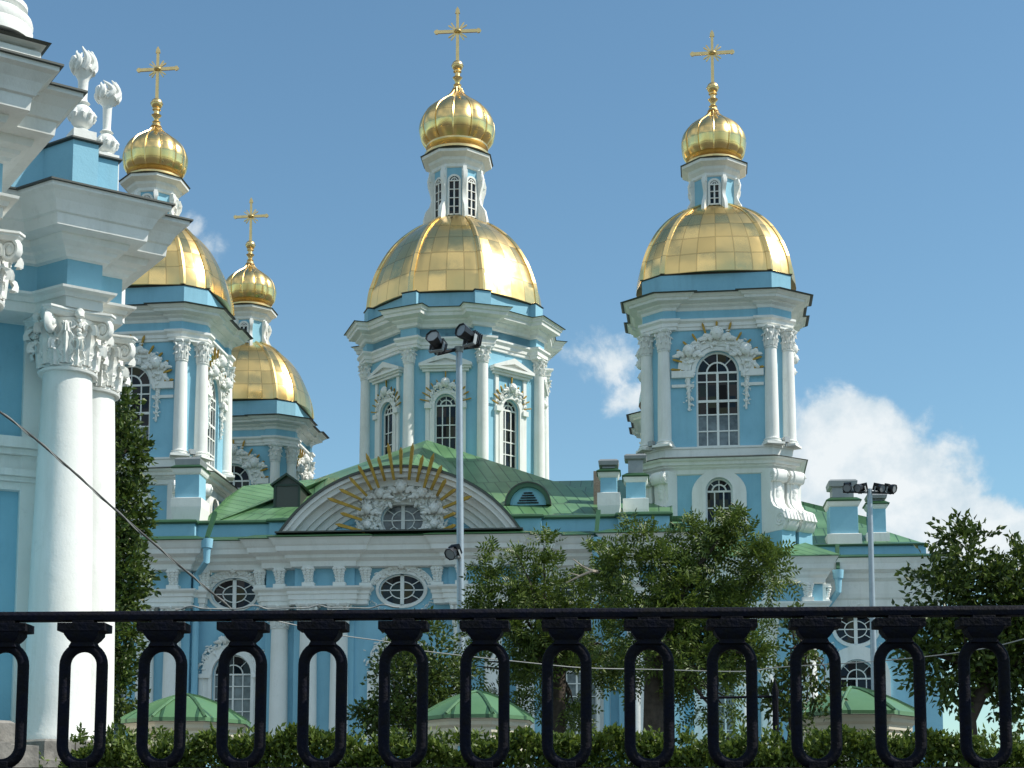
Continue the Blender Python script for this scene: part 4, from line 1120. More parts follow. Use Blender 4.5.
        o_ = first.copy(); COL.objects.link(o_); o_.parent = tb; o_.location = (sg*(ue+.02), vb+.7, 0); o_.rotation_euler = (0, 0, sg*math.pi/2)
    return dict(zC1=zC1, zp1=zp1, pz=pz, top=top, Rr=Rr, wall=wall, Z=Z, ue=ue)
FA = facade()

def roofs():
    zp = FA['zp1']+.12
    def quad(mb, pts, w0=None):
        """roof sheet with metric uv running up the slope"""
        P = [Vector(p) for p in pts]; ex = (P[1]-P[0]).normalized(); nn_ = (P[1]-P[0]).cross(P[-1]-P[0]).normalized(); ey = nn_.cross(ex)
        mb.add(pts, [tuple(range(len(pts)))], [tuple(((p-P[0]).dot(ex), (p-P[0]).dot(ey)) for p in P)])
    r = MB().use(GREEN)
    A = (*((cath(427, 440, 16.6)[0], 16.6)), cath(427, 440, 16.6)[1])
    T = (0, .6, FA['top']+.10)
    el, er = cath(196, 517, 2.4), cath(686, 514, 3.2)
    EL = (el[0], 2.4, zp); ER = (er[0], 3.2, zp)
    ML = (-5.6, .9, FA['pz']+.3); MR = (5.6, .9, FA['pz']+.3)
    # two front slopes falling from the ridge over the pediment
    P3 = lambda x, y, v: (cath(x, y, v)[0], v, cath(x, y, v)[1])
    B_, C_, D_ = P3(226, 498, 6.5), P3(243, 486, 9.5), P3(316, 479, 11.5)
    quad(r, [EL, C_, B_]); quad(r, [EL, D_, C_]); quad(r, [EL, ML, D_]); quad(r, [ML, T, D_]); quad(r, [D_, T, A]); quad(r, [MR, ER, A, T])
    quad(r, [C_, D_, (D_[0], 22, D_[2]-.5), (C_[0], 22, C_[2]-.5)])
    BL, BR = (EL[0], 30, zp+.4), (ER[0], 30, zp+.4)
    quad(r, [BL, EL, A]); quad(r, [ER, BR, A]); quad(r, [BR, BL, A])
    # low slopes round the towers
    quad(r, [(-13.0, 1.0, zp), (EL[0]+.3, 1.0, zp), (EL[0]+.6, 9, zp+1.0), (-13.0, 9, zp+1.0)])
    quad(r, [(ER[0]-1.0, 1.0, zp), (13.0, 1.0, zp), (13.0, 8, zp+.6), (ER[0]-1.5, 8, zp+.8)])
    quad(r, [(EL[0], 1.0, zp-.02), (ML[0], 1.0, zp-.02), (ML[0], 1.1, zp+.15), (EL[0], 2.6, zp+.15)])
    quad(r, [(MR[0], 1.0, zp-.02), (ER[0], 1.0, zp-.02), (ER[0], 3.4, zp+.15), (MR[0], 1.1, zp+.15)])
    # hip behind, between the right tower and the drum
    k0 = cath(545, 487, 14)[0]; k1 = cath(650, 482, 14)
    zr = cath(640, 479.5, 14)[1]
    quad(r, [(k0-1, 3.0, zp-.1), (UR-2.6, 3.0, zp-.1), (UR-2.6, 14, zr), (k0-1, 14, zr)])
    quad(r, [(k0-1, 14.01, zr), (UR-2.6, 14.01, zr), (UR-2.6, 30, zp-.1), (k0-1, 30, zp-.1)])
    for u in (-UR, UR):
        quad(r, [(u-4.6, 13, zp-1.0), (u+4.2, 13, zp-1.0), (u+4.2, 40, zp-.8), (u-4.6, 40, zp-.8)])
    ro = r.build('roof', CA, smooth=0)
    # dark gabled dormer on the left slope
    v = 6.0
    x0, zb = cath(274, 509, v); x1, zt = cath(300, 484, v); xm = (x0+x1)/2; zg = cath(287, 476, v)[1]
    d = MB().use(FLASH)
    d.prism([(x0, zb-.3), (x1, zb-.3), (x1, zt), (xm, zg), (x0, zt)], v, v+3.2)
    d.use(mat('dark_green_metal', (.02, .045, .03), .45)).band([(x0-.12, zt-.12), (xm, zg), (x1+.12, zt-.12)], [(x0-.2, zt-.06), (xm, zg+.13), (x1+.2, zt-.06)], v-.25, v+3.3)
    d.band([(x0+.1, zb), (x1-.1, zb), (x1-.1, zt-.1), (x0+.1, zt-.1)], [(x0-.03, zb-.13), (x1+.03, zb-.13), (x1+.03, zt+.02), (x0-.03, zt+.02)], v-.06, v+.02, True)
    d.build('dormer', ro)
    # small half-round dormer on the right slope
    v = 5.0; cx, zb = cath(528, 505, v); w = 1.15
    d = MB().use(GREEN)
    d.band(arch_pts(cx, 2*w*.82, zb, 16), arch_pts(cx, 2*w, zb, 16), v-.15, v+2.6)
    d.use(BLUE).add([(p[0], v+.05, p[1]) for p in arch_pts(cx, 2*w*.9, zb, 16)], [tuple(range(17))])
    d.use(GLASS)
    for k in range(5): d.box((cx, v+.02, zb+.12+k*.13), (1.1-.16*k, .04, .07))
    d.use(FLASH).band(arch_pts(cx, 2*w, zb, 16), arch_pts(cx, 2*w+.12, zb, 16), v-.2, v+2.6)
    d.build('round_dormer', ro)
    # chimneys
    def chimney(px, v, wpx, y_foot, y_base, y_body, y_cap, y_flue, y_top, dark=True):
        cx = cath(px, y_foot, v)[0]; m = mpp(px, 490, v); Zz = lambda y: cath(px, y, v)[1]; w = wpx*m
        c = MB().use(WHITE)
        c.mould([(-w/2, -w/2), (w/2, -w/2), (w/2, w/2), (-w/2, w/2)], [(.02, Zz(y_foot)-.9), (.16, Zz(y_foot)+.12), (.16, Zz(y_base)-.05), (.0, Zz(y_base))])
        c.use(BLUE).box((0, 0, (Zz(y_base)+Zz(y_body))/2), (w, w, Zz(y_body)-Zz(y_base)))
        c.use(WHITE).mould([(-w/2, -w/2), (w/2, -w/2), (w/2, w/2), (-w/2, w/2)], [(.0, Zz(y_body)-.02), (.06, Zz(y_body)+.03), (.1, Zz(y_body)+.12), (.14, Zz(y_cap)-.02)])
        c.use(GREEN).mould([(-w/2, -w/2), (w/2, -w/2), (w/2, w/2), (-w/2, w/2)], [(.18, Zz(y_cap)-.02), (.2, Zz(y_cap)+.05), (-.05, Zz(y_cap)+.22)])
        q = w*.38
        c.use(GREYM).mould([(-q, -q), (q, -q), (q, q), (-q, q)], [(0, Zz(y_cap)+.1), (0, Zz(y_flue)), (.16, Zz(y_flue)+.06), (.2, Zz(y_top)-.1), (.1, Zz(y_top))])
        o = c.build('chimney', ro, bevel=.015); o.location = (cx, v, 0)
    chimney(609, 3.4, 16.5, 510, 494, 479, 474, 468, 461)
    chimney(636, 4.6, 19.5, 514, 500, 484, 479, 462, 456)
    chimney(190, 2.6, 24, 512, 500, 477, 471, 469, 460)
    chimney(843, 10.0, 28, 549, 536, 509, 504, 490, 482)
    chimney(877, 10.5, 17, 549, 534, 510, 506, 501, 495)
    b = MB().use(BRICK); x, z = cath(598, 490, 6.0)
    b.box((x, 6.0, z), (.45, .6, 1.9)); b.build('brick_flue', ro)
    return quad
quad = roofs()

def wing():
    """the recessed arm to the right of the corner"""
    v = 8.4; zc = FA['zC1']
    Z = lambda py, vv=v: cath(890, py, vv)[1]
    x0, x1 = FA['ue']-.3, cath(938, 560, v)[0]
    w = MB().use(BLUE)
    cx, zo = cath(856, 629, v); zA = Z(615); z1 = Z(564)
    wall_arch(w, x0, x1, 0, Z(650), cx, 2.0, Z(735), Z(678), v, .4); wall_oval(w, x0, x1, Z(650), zA, cx, zo, 1.1, .85, v, .3)
    w.add([(x0, v, zA), (x1, v, zA), (x1, v, Z(555)), (x0, v, Z(555))], [(0, 1, 2, 3)])
    w.add([(x1, v, 0), (x1, 40, 0), (x1, 40, Z(555)), (x1, v, Z(555))], [(0, 1, 2, 3)])
    wl = w.build('wing_wall', CA)
    e = MB().use(WHITE); pl = [(x0, v), (x1, v), (x1, 40)]
    zt, z0 = Z(557, v-1), Z(598)
    h = zt-z0
    e.mould(pl, [(-.02, z0-1.0), (.1, z0-.95), (.1, z0-.1), (.2, z0), (.25, z0+.1*h), (.3, z0+.42*h), (.5, z0+.5*h), (.55, z0+.62*h), (.85, z0+.7*h), (.9, z0+.85*h), (1.05, zt)], closed=False)
    e.use(GREEN).mould(pl, [(1.06, zt-.02), (1.1, zt+.04), (.2, zt+.3)], closed=False)
    e.build('wing_entablature', wl)
    p = MB().use(BLUE); pp = [(x0, v+.6), (x1-.5, v+.6), (x1-.5, 40)]
    zp = Z(545.5, v+.6); p.mould(pp, [(0, zt), (0, zp)], closed=False)
    p.use(GREEN).mould(pp, [(0, zp-.02), (.14, zp), (.15, zp+.08), (-.6, zp+.3)], closed=False)
    p.build('wing_parapet', wl)
    r = MB().use(GREEN); k = cath(930, 533, 20); kk = cath(806, 505, 20)
    zr0, zr1 = kk[1], k[1]
    quad(r, [(x0-.5, v+.9, zp+.1), (x1-.4, v+.9, zp+.1), (x1-2.5, 20, zr1-.2), (cath(880, 520, 20)[0], 20, cath(880, 520, 20)[1]), (kk[0]-3, 20, cath(770, 490, 20)[1])])
    quad(r, [(x1-.4, v+.9, zp+.1), (x1-.4, 40, zp+.1), (x1-2.5, 20, zr1-.2)])
    r.build('wing_roof', wl, smooth=0)
    m = MB().tf(TR(cx, v, 0)); oval_window(m, 0, zo, 1.1, .85, .2, bar=.07); m.build('oval_window', wl)
    s = MB().use(WHITE).tf(TR(cx, v, 0)); s.band(ell_pts(0, zo, 1.1, .85), ell_pts(0, zo, 1.26, 1.0), -.1, .01, True)
    spray(s, [(1.4*math.cos(R(q)), -.06, zo+1.2*math.sin(R(q))) for q in range(15, 170, 12)], .2, 14, 71)
    spray(s, [(1.5*math.cos(R(q)), -.04, zo-.15+1.3*math.sin(R(q))) for q in range(205, 336, 10)], .11, 18, 72); s.build('oval_surround', wl)
    m = MB().tf(TR(cx, v, 0)); arched_window(m, 0, 2.0, Z(735), Z(678), .28, 4, (.2, .4, .6, .8), .06); m.build('arched_window', wl)
    s = MB().use(WHITE).tf(TR(cx, v, 0)); zb, zs = Z(735), Z(678)
    s.band([(-1, zb)]+arch_pts(0, 2, zs)+[(1, zb)], [(-1.7, zb)]+arch_pts(0, 3.4, zs)+[(1.7, zb)], -.16, .01); s.build('window_surround', wl)
wing()

def pipes():
    """painted downpipes with funnel heads"""
    for px, py, v, x2, y2, in ((207, 541, -1.25, 196, 575), (596, 540, -1.25, 606, 576), (838, 572, 7.3, 824, 612)):
        x, z = cath(px, py, v); xb, zb = cath(x2, y2, v+1.0)
        p = MB().use(BLUE)
        p.tube([(x, v, z+.1), (x, v, z-.35)], [.30, .26], 12); p.tube([(x, v, z-.35), (x, v, z-1.0), (xb, v+1.15, zb), (xb, v+1.15, .4)], [.2, .16, .16, .16], 10)
        p.use(GREEN).tube([(x+.1, v+1.0, z+1.6), (x, v, z+.15)], [.15, .13], 4)
        p.build('downpipe', CA)
pipes()
# ================================================================ BELL TOWER (corner, close on the left)
def azv(a): return Vector((math.sin(R(a)), math.cos(R(a)), 0))
def along(P, a, px, py):
    """point on the line from P in direction azimuth a that shows in column px (at row py)"""
    d = azv(a); lo, hi = 0.0, 12.0
    def col(t):
        q = P+d*t; dd = Vector((q.x, q.y, 0)); y = dd.y
        return q.x/at(512+1, py, y).x if False else 512+q.x/((at(513, py, y)).x)
    s0 = col(0) < px
    for _ in range(50):
        m = (lo+hi)/2
        if (col(m) < px) == s0: lo = m
        else: hi = m
    return P+d*lo
BT = empty('bell_tower', (-7.6, 29.5, 0))
tag(BT, 'corner of a blue bell tower with paired white Corinthian columns at the left edge', 'bell tower')
def bell_tower():
    off = -Vector(BT.location)
    def bld(mb, name, parent=BT, **k):
        mb.v = [(x+off.x, y+off.y, z+off.z) for x, y, z in mb.v]; return mb.build(name, parent, **k)
    K = at(67, 270, 27.35); K.z = 0
    I1 = along(K, -57, 37, 270); E1 = along(K, 57, 104, 270); E1b = E1+azv(-33)*.5; E2 = along(E1b, 57, 124, 270); E2b = E2+azv(-33)*3.2
    A0 = I1-azv(66)*6.0
    p2 = lambda v: (v.x, v.y)
    poly = [p2(A0), p2(I1), p2(K), p2(E1), p2(E1b), p2(E2), p2(E2b), (E2b.x-5, 37), (A0.x, 37)]
    SH = Vector((-.55, -5.10, 0))
    F1 = E1+azv(-33)*.62; F2 = F1+azv(57)*((E2-E1b).length+.02)
    poly0 = [p2(q+SH) for q in (A0+Vector((-1, 0, 0)), I1, K, E1, F1, F2, F2+azv(-33)*3)]+[(A0.x-3, E2b.y+SH.y+.5)]
    Zc = lambda py, Y: at(70, py, Y).z
    zt, zb_, za, z_cap0 = Zc(182, 26.5), Zc(255, 27.2), Zc(283, 27.2), Zc(306, 27.35)
    h = zt-zb_
    def ent(P, nm):
        e = MB().use(WHITE)
        ha = za-z_cap0
        e.mould(P, [(-.03, z_cap0), (.0, z_cap0+.01), (.0, z_cap0+.5*ha), (.05, z_cap0+.52*ha), (.08, z_cap0+.72*ha), (.18, z_cap0+.8*ha), (.19, za-.03), (-.02, za)])
        e.use(BLUE).mould(P, [(-.02, za-.02), (-.02, zb_+.02)], cap=False)
        e.use(WHITE).mould(P, [(-.02, zb_), (.06, zb_+.02), (.08, zb_+.07*h), (.16, zb_+.12*h), (.18, zb_+.17*h), (.30, zb_+.22*h), (.33, zb_+.30*h), (.33, zb_+.33*h), (.56, zb_+.36*h), (.58, zb_+.55*h), (.62, zb_+.57*h), (.64, zb_+.62*h), (.70, zb_+.74*h), (.80, zb_+.86*h), (.87, zb_+.90*h), (.87, zt-.03)], cap=False)
        e.use(FLASH).mould(P, [(.86, zt-.035), (.92, zt-.03), (.92, zt), (.0, zt+.30), (-.6, zt+.34)], cap=False)
        bld(e, nm, bevel=0)
    ent(poly, 'entablature'); ent(poly0, 'entablature')
    # attic blocks
    zq = Zc(151, 28.0)
    a_ = MB().use(BLUE).mould(poly, [(-.12, zt+.1), (-.12, zq), ], cap=False) or MB()
    m = MB().use(BLUE); m.mould(poly, [(-.12, zt+.1), (-.12, zq)], cap=False)
    m.use(FLASH).mould(poly, [(-.11, zq-.01), (-.06, zq+.01), (-.06, zq+.04), (-.2, zq+.06), (-.7, zq+.1)], cap=False)
    bld(m, 'attic')
    m = MB().use(WHITE); m.mould([(q[0]-1.2, q[1]+1.4) for q in poly[:3]]+[(poly[2][0]-.6, 34), (A0.x, 36)], [(0, zt), (0, zq+.75)])
    bld(m, 'attic_pier')
    # pedestal and second-tier column over the near cluster
    m = MB(); Q = at(41, 57, 22.9); zk0 = Q.z; zk1 = at(48, 41, 22.8).z; Q.z = 0; hp = zk1-zk0
    P3 = [p2(Q-azv(57)*2+azv(-57)*2), p2(Q-azv(57)*2), p2(Q), p2(Q+azv(-33)*1.5)]
    m.use(WHITE).mould(P3, [(.0, zt-.2), (.0, zk0+.06), (-.05, zk0+.10), (-.12, zk0+.30*hp), (-.20, zk0+.36*hp)], cap=False)
    m.use(BLUE).mould(P3, [(-.21, zk0-.1), (-.21, zk1)], cap=False)
    m.use(WHITE).mould(P3, [(-.21, zk0+.50*hp), (-.14, zk0+.56*hp), (-.02, zk0+.78*hp), (.05, zk0+.84*hp), (.06, zk1-.03)], cap=False)
    m.use(FLASH).mould(P3, [(.07, zk1-.03), (.12, zk1), (-.8, zk1+.06)], cap=False)
    bld(m, 'pedestal')
    m = MB().use(WHITE); c = at(-8, 20, 22.9); r = .39
    z0 = zk1+.04
    m.tf(TR(c.x, c.y, 0))
    m.lathe([(r*1.50, z0), (r*1.50, z0+.16), (r*1.46, z0+.2), (r*1.45, z0+.2), (r*1.5, z0+.27), (r*1.45, z0+.35), (r*1.2, z0+.38), (r*1.15, z0+.45), (r*1.28, z0+.5), (r*1.28, z0+.57), (r*1.08, z0+.62), (r, z0+.7), (r*.98, z0+3), (r*.9, z0+6)], 32)
    bld(m, 'upper_column')
    # giant columns
    c1 = at(63, 520, 28.0); c2 = at(87.5, 520, 29.25)
    zcap, zfoot = at(70, 367, 27.6).z, at(60, 741, 27.6).z
    def col(c, nm, r=.56):
        m = MB().use(WHITE).tf(TR(c.x, c.y, 0)); pr = []
        for j in range(13):
            t = j/12; pr.append((r*(1-.26*t**1.5), zfoot+(zcap-zfoot)*t))
        pr[0] = (r*1.05, zfoot); pr.insert(1, (r*1.05, zfoot+.1)); pr.insert(2, (r*1.0, zfoot+.16))
        m.lathe(pr, 48)
        o = bld(m, nm)
        k = MB().use(WHITE).tf(TR(c.x, c.y, 0)); capital(k, r*.80, zcap, z_cap0-zcap-.01, R(33), True); bld(k, 'capital', o)
        o2 = None
    for c in (c1, c2, c1+SH, c2+SH): col(Vector((c.x, c.y, 0)), 'column')
    # wall behind the columns
    Bk = azv(-33)
    w = MB().use(BLUE)
    wl = [p2(A0+azv(-24)*.75), p2(I1+azv(-24)*.75), p2(I1+azv(-24)*.75+azv(57)*.9), (E2b.x-2.6, 33.5), (E2b.x-3.5, 36.8), (A0.x, 36.8)]
    w.mould(wl, [(0, .4), (0, z_cap0+.05)], cap=False); bld(w, 'wall')
    w = MB().use(BLUE); w.mould([p2(Vector((q[0], q[1], 0))+Vector((-.9, .9, 0))) for q in poly0], [(0, .2), (0, z_cap0+.05)], cap=False); bld(w, 'wall')
    # pilaster behind, moulded bands of the window on the left
    m = MB().use(WHITE)
    d66 = azv(66); n66 = Vector((d66.y, -d66.x, 0)); base = I1+azv(-24)*.75
    pa = along(base-d66*3, 66, 20, 450); pc = along(base-d66*3, 66, 44, 450)
    ctr = (pa+pc)/2+n66*.08; m.box((ctr.x, ctr.y, (zfoot+z_cap0)/2), ((pc-pa).length, .22, z_cap0-zfoot), -R(66-90))
    bld(m, 'pilaster', bevel=.01)
    m = MB().use(WHITE); e0 = base-d66*4
    pe = along(base-d66*3, 66, 33, 450)
    for y0, y1, o_ in ((430, 441, .34), (441, 447, .24), (447, 462, .13), (462, 469, .28), (469, 474, .2), (474, 482, .12)):
        z1, z0 = at(20, y0, 27.6).z, at(20, y1, 27.6).z; p0, p1 = e0+n66*o_/2, pe+n66*o_/2-d66*.05*0
        q = (p0+p1)/2; m.box((q.x, q.y, (z0+z1)/2), ((p1-p0).length+o_*.4, o_+.1, z1-z0-.003), -R(66-90))
    bld(m, 'window_cornice')
    # stepped granite plinth
    m = MB().use(STONE)
    P4 = [p2(q) for q in (A0, I1, K, E1, E1b, E2, E2b)]+[(E2b.x-5, 37), (A0.x, 37)]
    rp = [(-.1, zfoot+.0)]
    m.mould(P4, [(.62, -.1), (.60, zfoot-.36), (.35, zfoot-.33), (.34, zfoot-.04), (.28, zfoot), (-1.2, zfoot+.01)], cap=False)
    m.mould([(x+SH.x, y+SH.y) for x, y in P4[:7]]+[(A0.x-3, E2b.y+SH.y+.5)], [(.62, -.1), (.60, zfoot-.36), (.35, zfoot-.33), (.34, zfoot-.04), (.28, zfoot), (-1.2, zfoot+.01)], cap=False)
    bld(m, 'plinth', bevel=.02)
    # flaming torch finials
    def torch(px, Y, ys):
        yp0, yp1, yb, rb, ys1, yf0, yf1, rf = ys
        Zt = lambda y: at(px, y, Y).z; c = at(px, 120, Y); k = at(px+1, 120, Y).x-at(px, 120, Y).x
        m = MB().use(WHITE).tf(TR(c.x, c.y, 0))
        s_ = rb*k
        m.box((0, 0, (zq+Zt(yp1))/2), (s_*1.9, s_*1.9, Zt(yp1)-zq+.0), R(33))
        zb = Zt(yb)
        pr = [(s_*.6, Zt(yp1)-.01), (s_*.65, Zt(yp1)+.05)]
        for j in range(1, 12):
            a = -math.pi/2+math.pi*j/12; pr.append((s_*max(.34, math.cos(a)), zb+s_*1.05*math.sin(a)))
        zs1 = Zt(ys1)
        pr += [(s_*.42, zb+s_*1.1), (s_*.62, zb+s_*1.18), (s_*.42, zb+s_*1.35), (s_*.36, zb+s_*1.6), (s_*.42, zs1-.05), (s_*.5, zs1)]
        z0, z1 = Zt(yf0), Zt(yf1); rr = rf*k
        pr += [(rr*.7, zs1+.12*(z1-zs1)), (rr*.95, zs1+.3*(z1-zs1)), (rr*.9, zs1+.42*(z1-zs1))]
        m.lathe(pr, 24)
        for j in range(10):
            a = j*math.pi/5
            m.tube([(s_*.98*math.cos(a), s_*.98*math.sin(a), zb-.3*s_), (s_*1.03*math.cos(a), s_*1.03*math.sin(a), zb), (s_*.9*math.cos(a), s_*.9*math.sin(a), zb+.45*s_)], [s_*.1, s_*.22, s_*.06], 6)
        rn = random.Random(px)
        H = z1-zs1
        for j in range(13):
            a = j*2.4+rn.random()*.3; r0 = rr*(.78 if j < 9 else .3); tw = rn.uniform(.4, .9); pts = []; top = rn.uniform(.82, 1.0)
            for q in range(8):
                t = q/7; aa = a+tw*math.sin(t*4)*.7; rq = r0*(1+.22*math.sin(t*3.2)-.12*t*t)
                pts.append((rq*math.cos(aa), rq*math.sin(aa), zs1+H*(.22+(top-.22)*t)))
            m.tube(pts, [rr*.25*(math.sin(math.pi*min(1, .22+.8*q/7))**.8*(1-.5*(q/7)**2))+.012 for q in range(8)], 7)
        m.blob((0, 0, zs1+H*.42), (rr*.62, rr*.62, H*.30), .05, rn)
        bld(m, 'torch_finial')
    torch(82, 28.3, (150, 134, 117.5, 12.2, 79, 78, 50, 12.0))
    torch(107, 30.0, (178, 157, 145, 10.8, 106, 106, 83, 11.8))
bell_tower()

# ================================================================ RAILING IN FRONT
def railing():
    Y0 = 9.3; c = at(403.5, 640, Y0); yaw = R(-3.7)
    k = (at(1, 680, Y0).x-at(0, 680, Y0).x)
    Zr = lambda py: at(403, py, Y0).z
    root = empty('iron_railing', (c.x, Y0, .02), yaw); root.rotation_euler = (0, R(.18), yaw)
    tag(root, 'black cast iron canal railing with tall oval balusters across the foreground', 'railing')
    oz = .02
    d = Vector((math.cos(yaw), math.sin(yaw), 0))
    # spacing so that the eleventh baluster lands at column 982.6
    s = 81.3*k
    for _ in range(40):
        q = Vector((c.x, Y0, 0))+d*7*s; px = 512+q.x/at(513, 640, q.y).x
        s *= 1+(982.6-px)/579*.7
    zr1, zr0 = Zr(609.3)-oz, Zr(619.5)-oz
    r = MB().use(IRON); hh = zr1-zr0
    sec = [(-.042, zr0), (.042, zr0), (.045, zr0+hh*.55), (.03, zr1-hh*.1), (0, zr1), (-.03, zr1-hh*.1), (-.045, zr0+hh*.55)]
    x0, x1 = -11*s, 14*s
    vs = [(x0, y, z) for y, z in sec]+[(x1, y, z) for y, z in sec]; n = len(sec)
    r.add(vs, [tuple(range(n)), tuple(range(2*n-1, n-1, -1))]+[(i, n+i, n+(i+1) % n, (i+1) % n) for i in range(n)])
    r.build('handrail', root, bevel=.004)
    r = MB().use(IRON); r.box(((x0+x1)/2, 0, .065), (x1-x0, .08, .05)); r.build('bottom_rail', root, bevel=.006)
    b = MB().use(IRON)
    zA = Zr(645.2)-oz; zB = Zr(764.5)-oz; R0 = 19.2*k; pts = []
    for j in range(17): a = math.pi*j/16; pts.append((R0*math.cos(a), 0, zA-R0+R0*math.sin(a)))
    for t in (.25, .5, .75): pts.append((-R0, 0, zA-R0+(zB-zA+2*R0)*t))
    for j in range(17): a = math.pi+math.pi*j/16; pts.append((R0*math.cos(a), 0, zB+R0+R0*math.sin(a)))
    for t in (.25, .5, .75): pts.append((R0, 0, zB+R0+(zA-zB-2*R0)*t))
    b.tube(pts, 5.75*k, 12, closed=True, flat=1.15)
    y = [Zr(v)-oz for v in (619.5, 622, 622.4, 630.5, 631, 634, 638.5, 641.5, 646)]
    hw = [11, 11, 24.5, 24.5, 17.5, 17.5, 14.5, 11.5, 13.5]
    for i in range(len(y)-1):
        if y[i+1] >= y[i]: continue
    sq = lambda w: [(-w*k, -w*k*.72), (w*k, -w*k*.72), (w*k, w*k*.72), (-w*k, w*k*.72)]
    prof = [(hw[i]*k, y[i]) for i in range(len(y))][::-1]
    vs, fs = [], []
    for w, z in prof:
        for q in ((-1, -1), (1, -1), (1, 1), (-1, 1)): vs.append((q[0]*w, q[1]*min(w*.72, .075), z))
    for i in range(len(prof)-1):
        for j in range(4): fs.append((i*4+j, i*4+(j+1) % 4, (i+1)*4+(j+1) % 4, (i+1)*4+j))
    fs += [(3, 2, 1, 0), tuple(4*(len(prof)-1)+j for j in range(4))]
    b.add(vs, fs)
    b.box((0, 0, (zB+.09)/2-.0), (.10, .08, max(.02, zB-.088+.03)))
    o = b.build('baluster', root, bevel=.004)
    first = o
    for kk in range(-8, 12):
        if kk == -8: o = first
        else: o = first.copy(); COL.objects.link(o); o.parent = root
        o.location = (kk*s, 0, 0)
    return root, s, zr1, k
RAIL, RS, RZ1, RK = railing()

# ================================================================ LIGHT MASTS
def floodlight(mb, c, d, L, w):
    """box-and-barrel projector pointing along d"""
    d = Vector(d).normalized(); q = d.to_track_quat('Y', 'Z').to_matrix().to_4x4()
    mb.tf(TR(*c) @ q)
    mb.use(BLACK)
    ring = lambda r, y, n=8: [(r*math.cos(2*math.pi*(i+.5)/n), y, r*math.sin(2*math.pi*(i+.5)/n)) for i in range(n)]
    secs = [ring(w*.62, -L*.5), ring(w*.78, -L*.42), ring(w*.82, L*.05), ring(w*1.0, L*.3), ring(w*1.06, L*.5), ring(w*.96, L*.5), ring(w*.9, L*.42)]
    vs = [p for s_ in secs for p in s_]; n = 8
    mb.add(vs, [(j*n+(i+1) % n, j*n+i, (j+1)*n+i, (j+1)*n+(i+1) % n) for j in range(len(secs)-1) for i in range(n)]+[tuple(range(n))])
    mb.use(LENS).add(ring(w*.9, L*.44), [tuple(range(n-1, -1, -1))])
    mb.use(BLACK)
    for k in range(5): mb.box((0, -L*(.42-.09*k), 0), (w*1.7, L*.03, w*1.7))
    mb.use(GREYM)
    for sx in (-1, 1): mb.box((sx*w*1.02, -L*.05, -w*.55), (.02, L*.14, w*1.4))
    mb.box((0, -L*.05, -w*1.28), (w*2.1, L*.14, .025)); mb.tf(Matrix.Identity(4))
def masts():
    Y = 45.0; top = at(459, 348, Y); k = at(1, 400, Y).x-at(0, 400, Y).x
    b = at(462.2, 800, Y); root = empty('floodlight_mast', (b.x, Y, 0))
    tag(root, 'tall grey steel lamp mast with two black floodlights in front of the curved pediment', 'lamp mast', 'floodlight masts')
    rel = lambda p: Vector(p)-Vector((b.x, Y, 0))
    m = MB().use(STEEL); m.tube([(0, 0, 0), rel(top)*.5, rel(top)], [4.3*k, 3.7*k, 3.2*k], 16)
    m.lathe([(.3, 0), (.3, .04), (.15, .06), (.14, .5)], 16); m.build('pole', root)
    a0, a1 = rel(at(437, 354, Y-.25)), rel(at(479, 346, Y+.25)); t = rel(top)
    m = MB().use(BLACK); m.tube([a0, t+Vector((0, 0, -.02)), a1], .055, 6); m.use(GREYM).lathe([(.12, t.z-.12), (.14, t.z+.02), (.02, t.z+.06)], 10, c=(t.x, t.y, 0)); m.build('crossbar', root)
    for (p0, p1) in (((441, 349), (433, 337)), ((477, 341), (462, 331))):
        a, c = rel(at(*p0, Y-.1)), rel(at(*p1, Y-.55)); m = MB(); d = c-a
        floodlight(m, (a+c)/2, d, d.length*1.25, 7.2*k); m.build('floodlight', root)
    m = MB(); c = rel(at(453.5, 551.5, Y-.25)); floodlight(m, c, (-.5, -.7, -.55), .42, 6.0*k)
    m.use(GREYM).tube([(0, -.02, c.z-.12), (c.x, c.y+.1, c.z-.1)], .03, 6); m.build('small_lamp', root)
    Y = 60.0; top = at(869.5, 489, Y); k = at(1, 500, Y).x-at(0, 500, Y).x
    b = at(876, 760, Y); root = empty('floodlight_mast', (b.x, Y, 0))
    tag(root, 'grey lamp mast with a row of four black floodlights beside the blue chimneys', 'lamp mast', 'floodlight masts')
    m = MB().use(STEEL); rel = lambda p: Vector(p)-Vector((b.x, Y, 0))
    m.tube([(0, 0, 0), rel(top)*.5, rel(top)], [3.6*k, 3.1*k, 2.6*k], 14); m.build('pole', root)
    m = MB().use(BLACK); m.tube([rel(at(843, 491.5, Y)), rel(at(894, 493, Y))], .05, 6); m.build('crossbar', root)
    for px, py, dx, L in ((847.5, 487, -.25, .42), (861, 487.5, -.9, .5), (879, 487.5, .5, .42), (890, 488, .9, .42)):
        m = MB(); c = rel(at(px, py, Y)); floodlight(m, c, (dx, -.75, -.35), L, 4.4*k); m.use(BLACK).tube([c, c+Vector((0, 0, -.24))], .03, 5); m.build('floodlight', root)
masts()

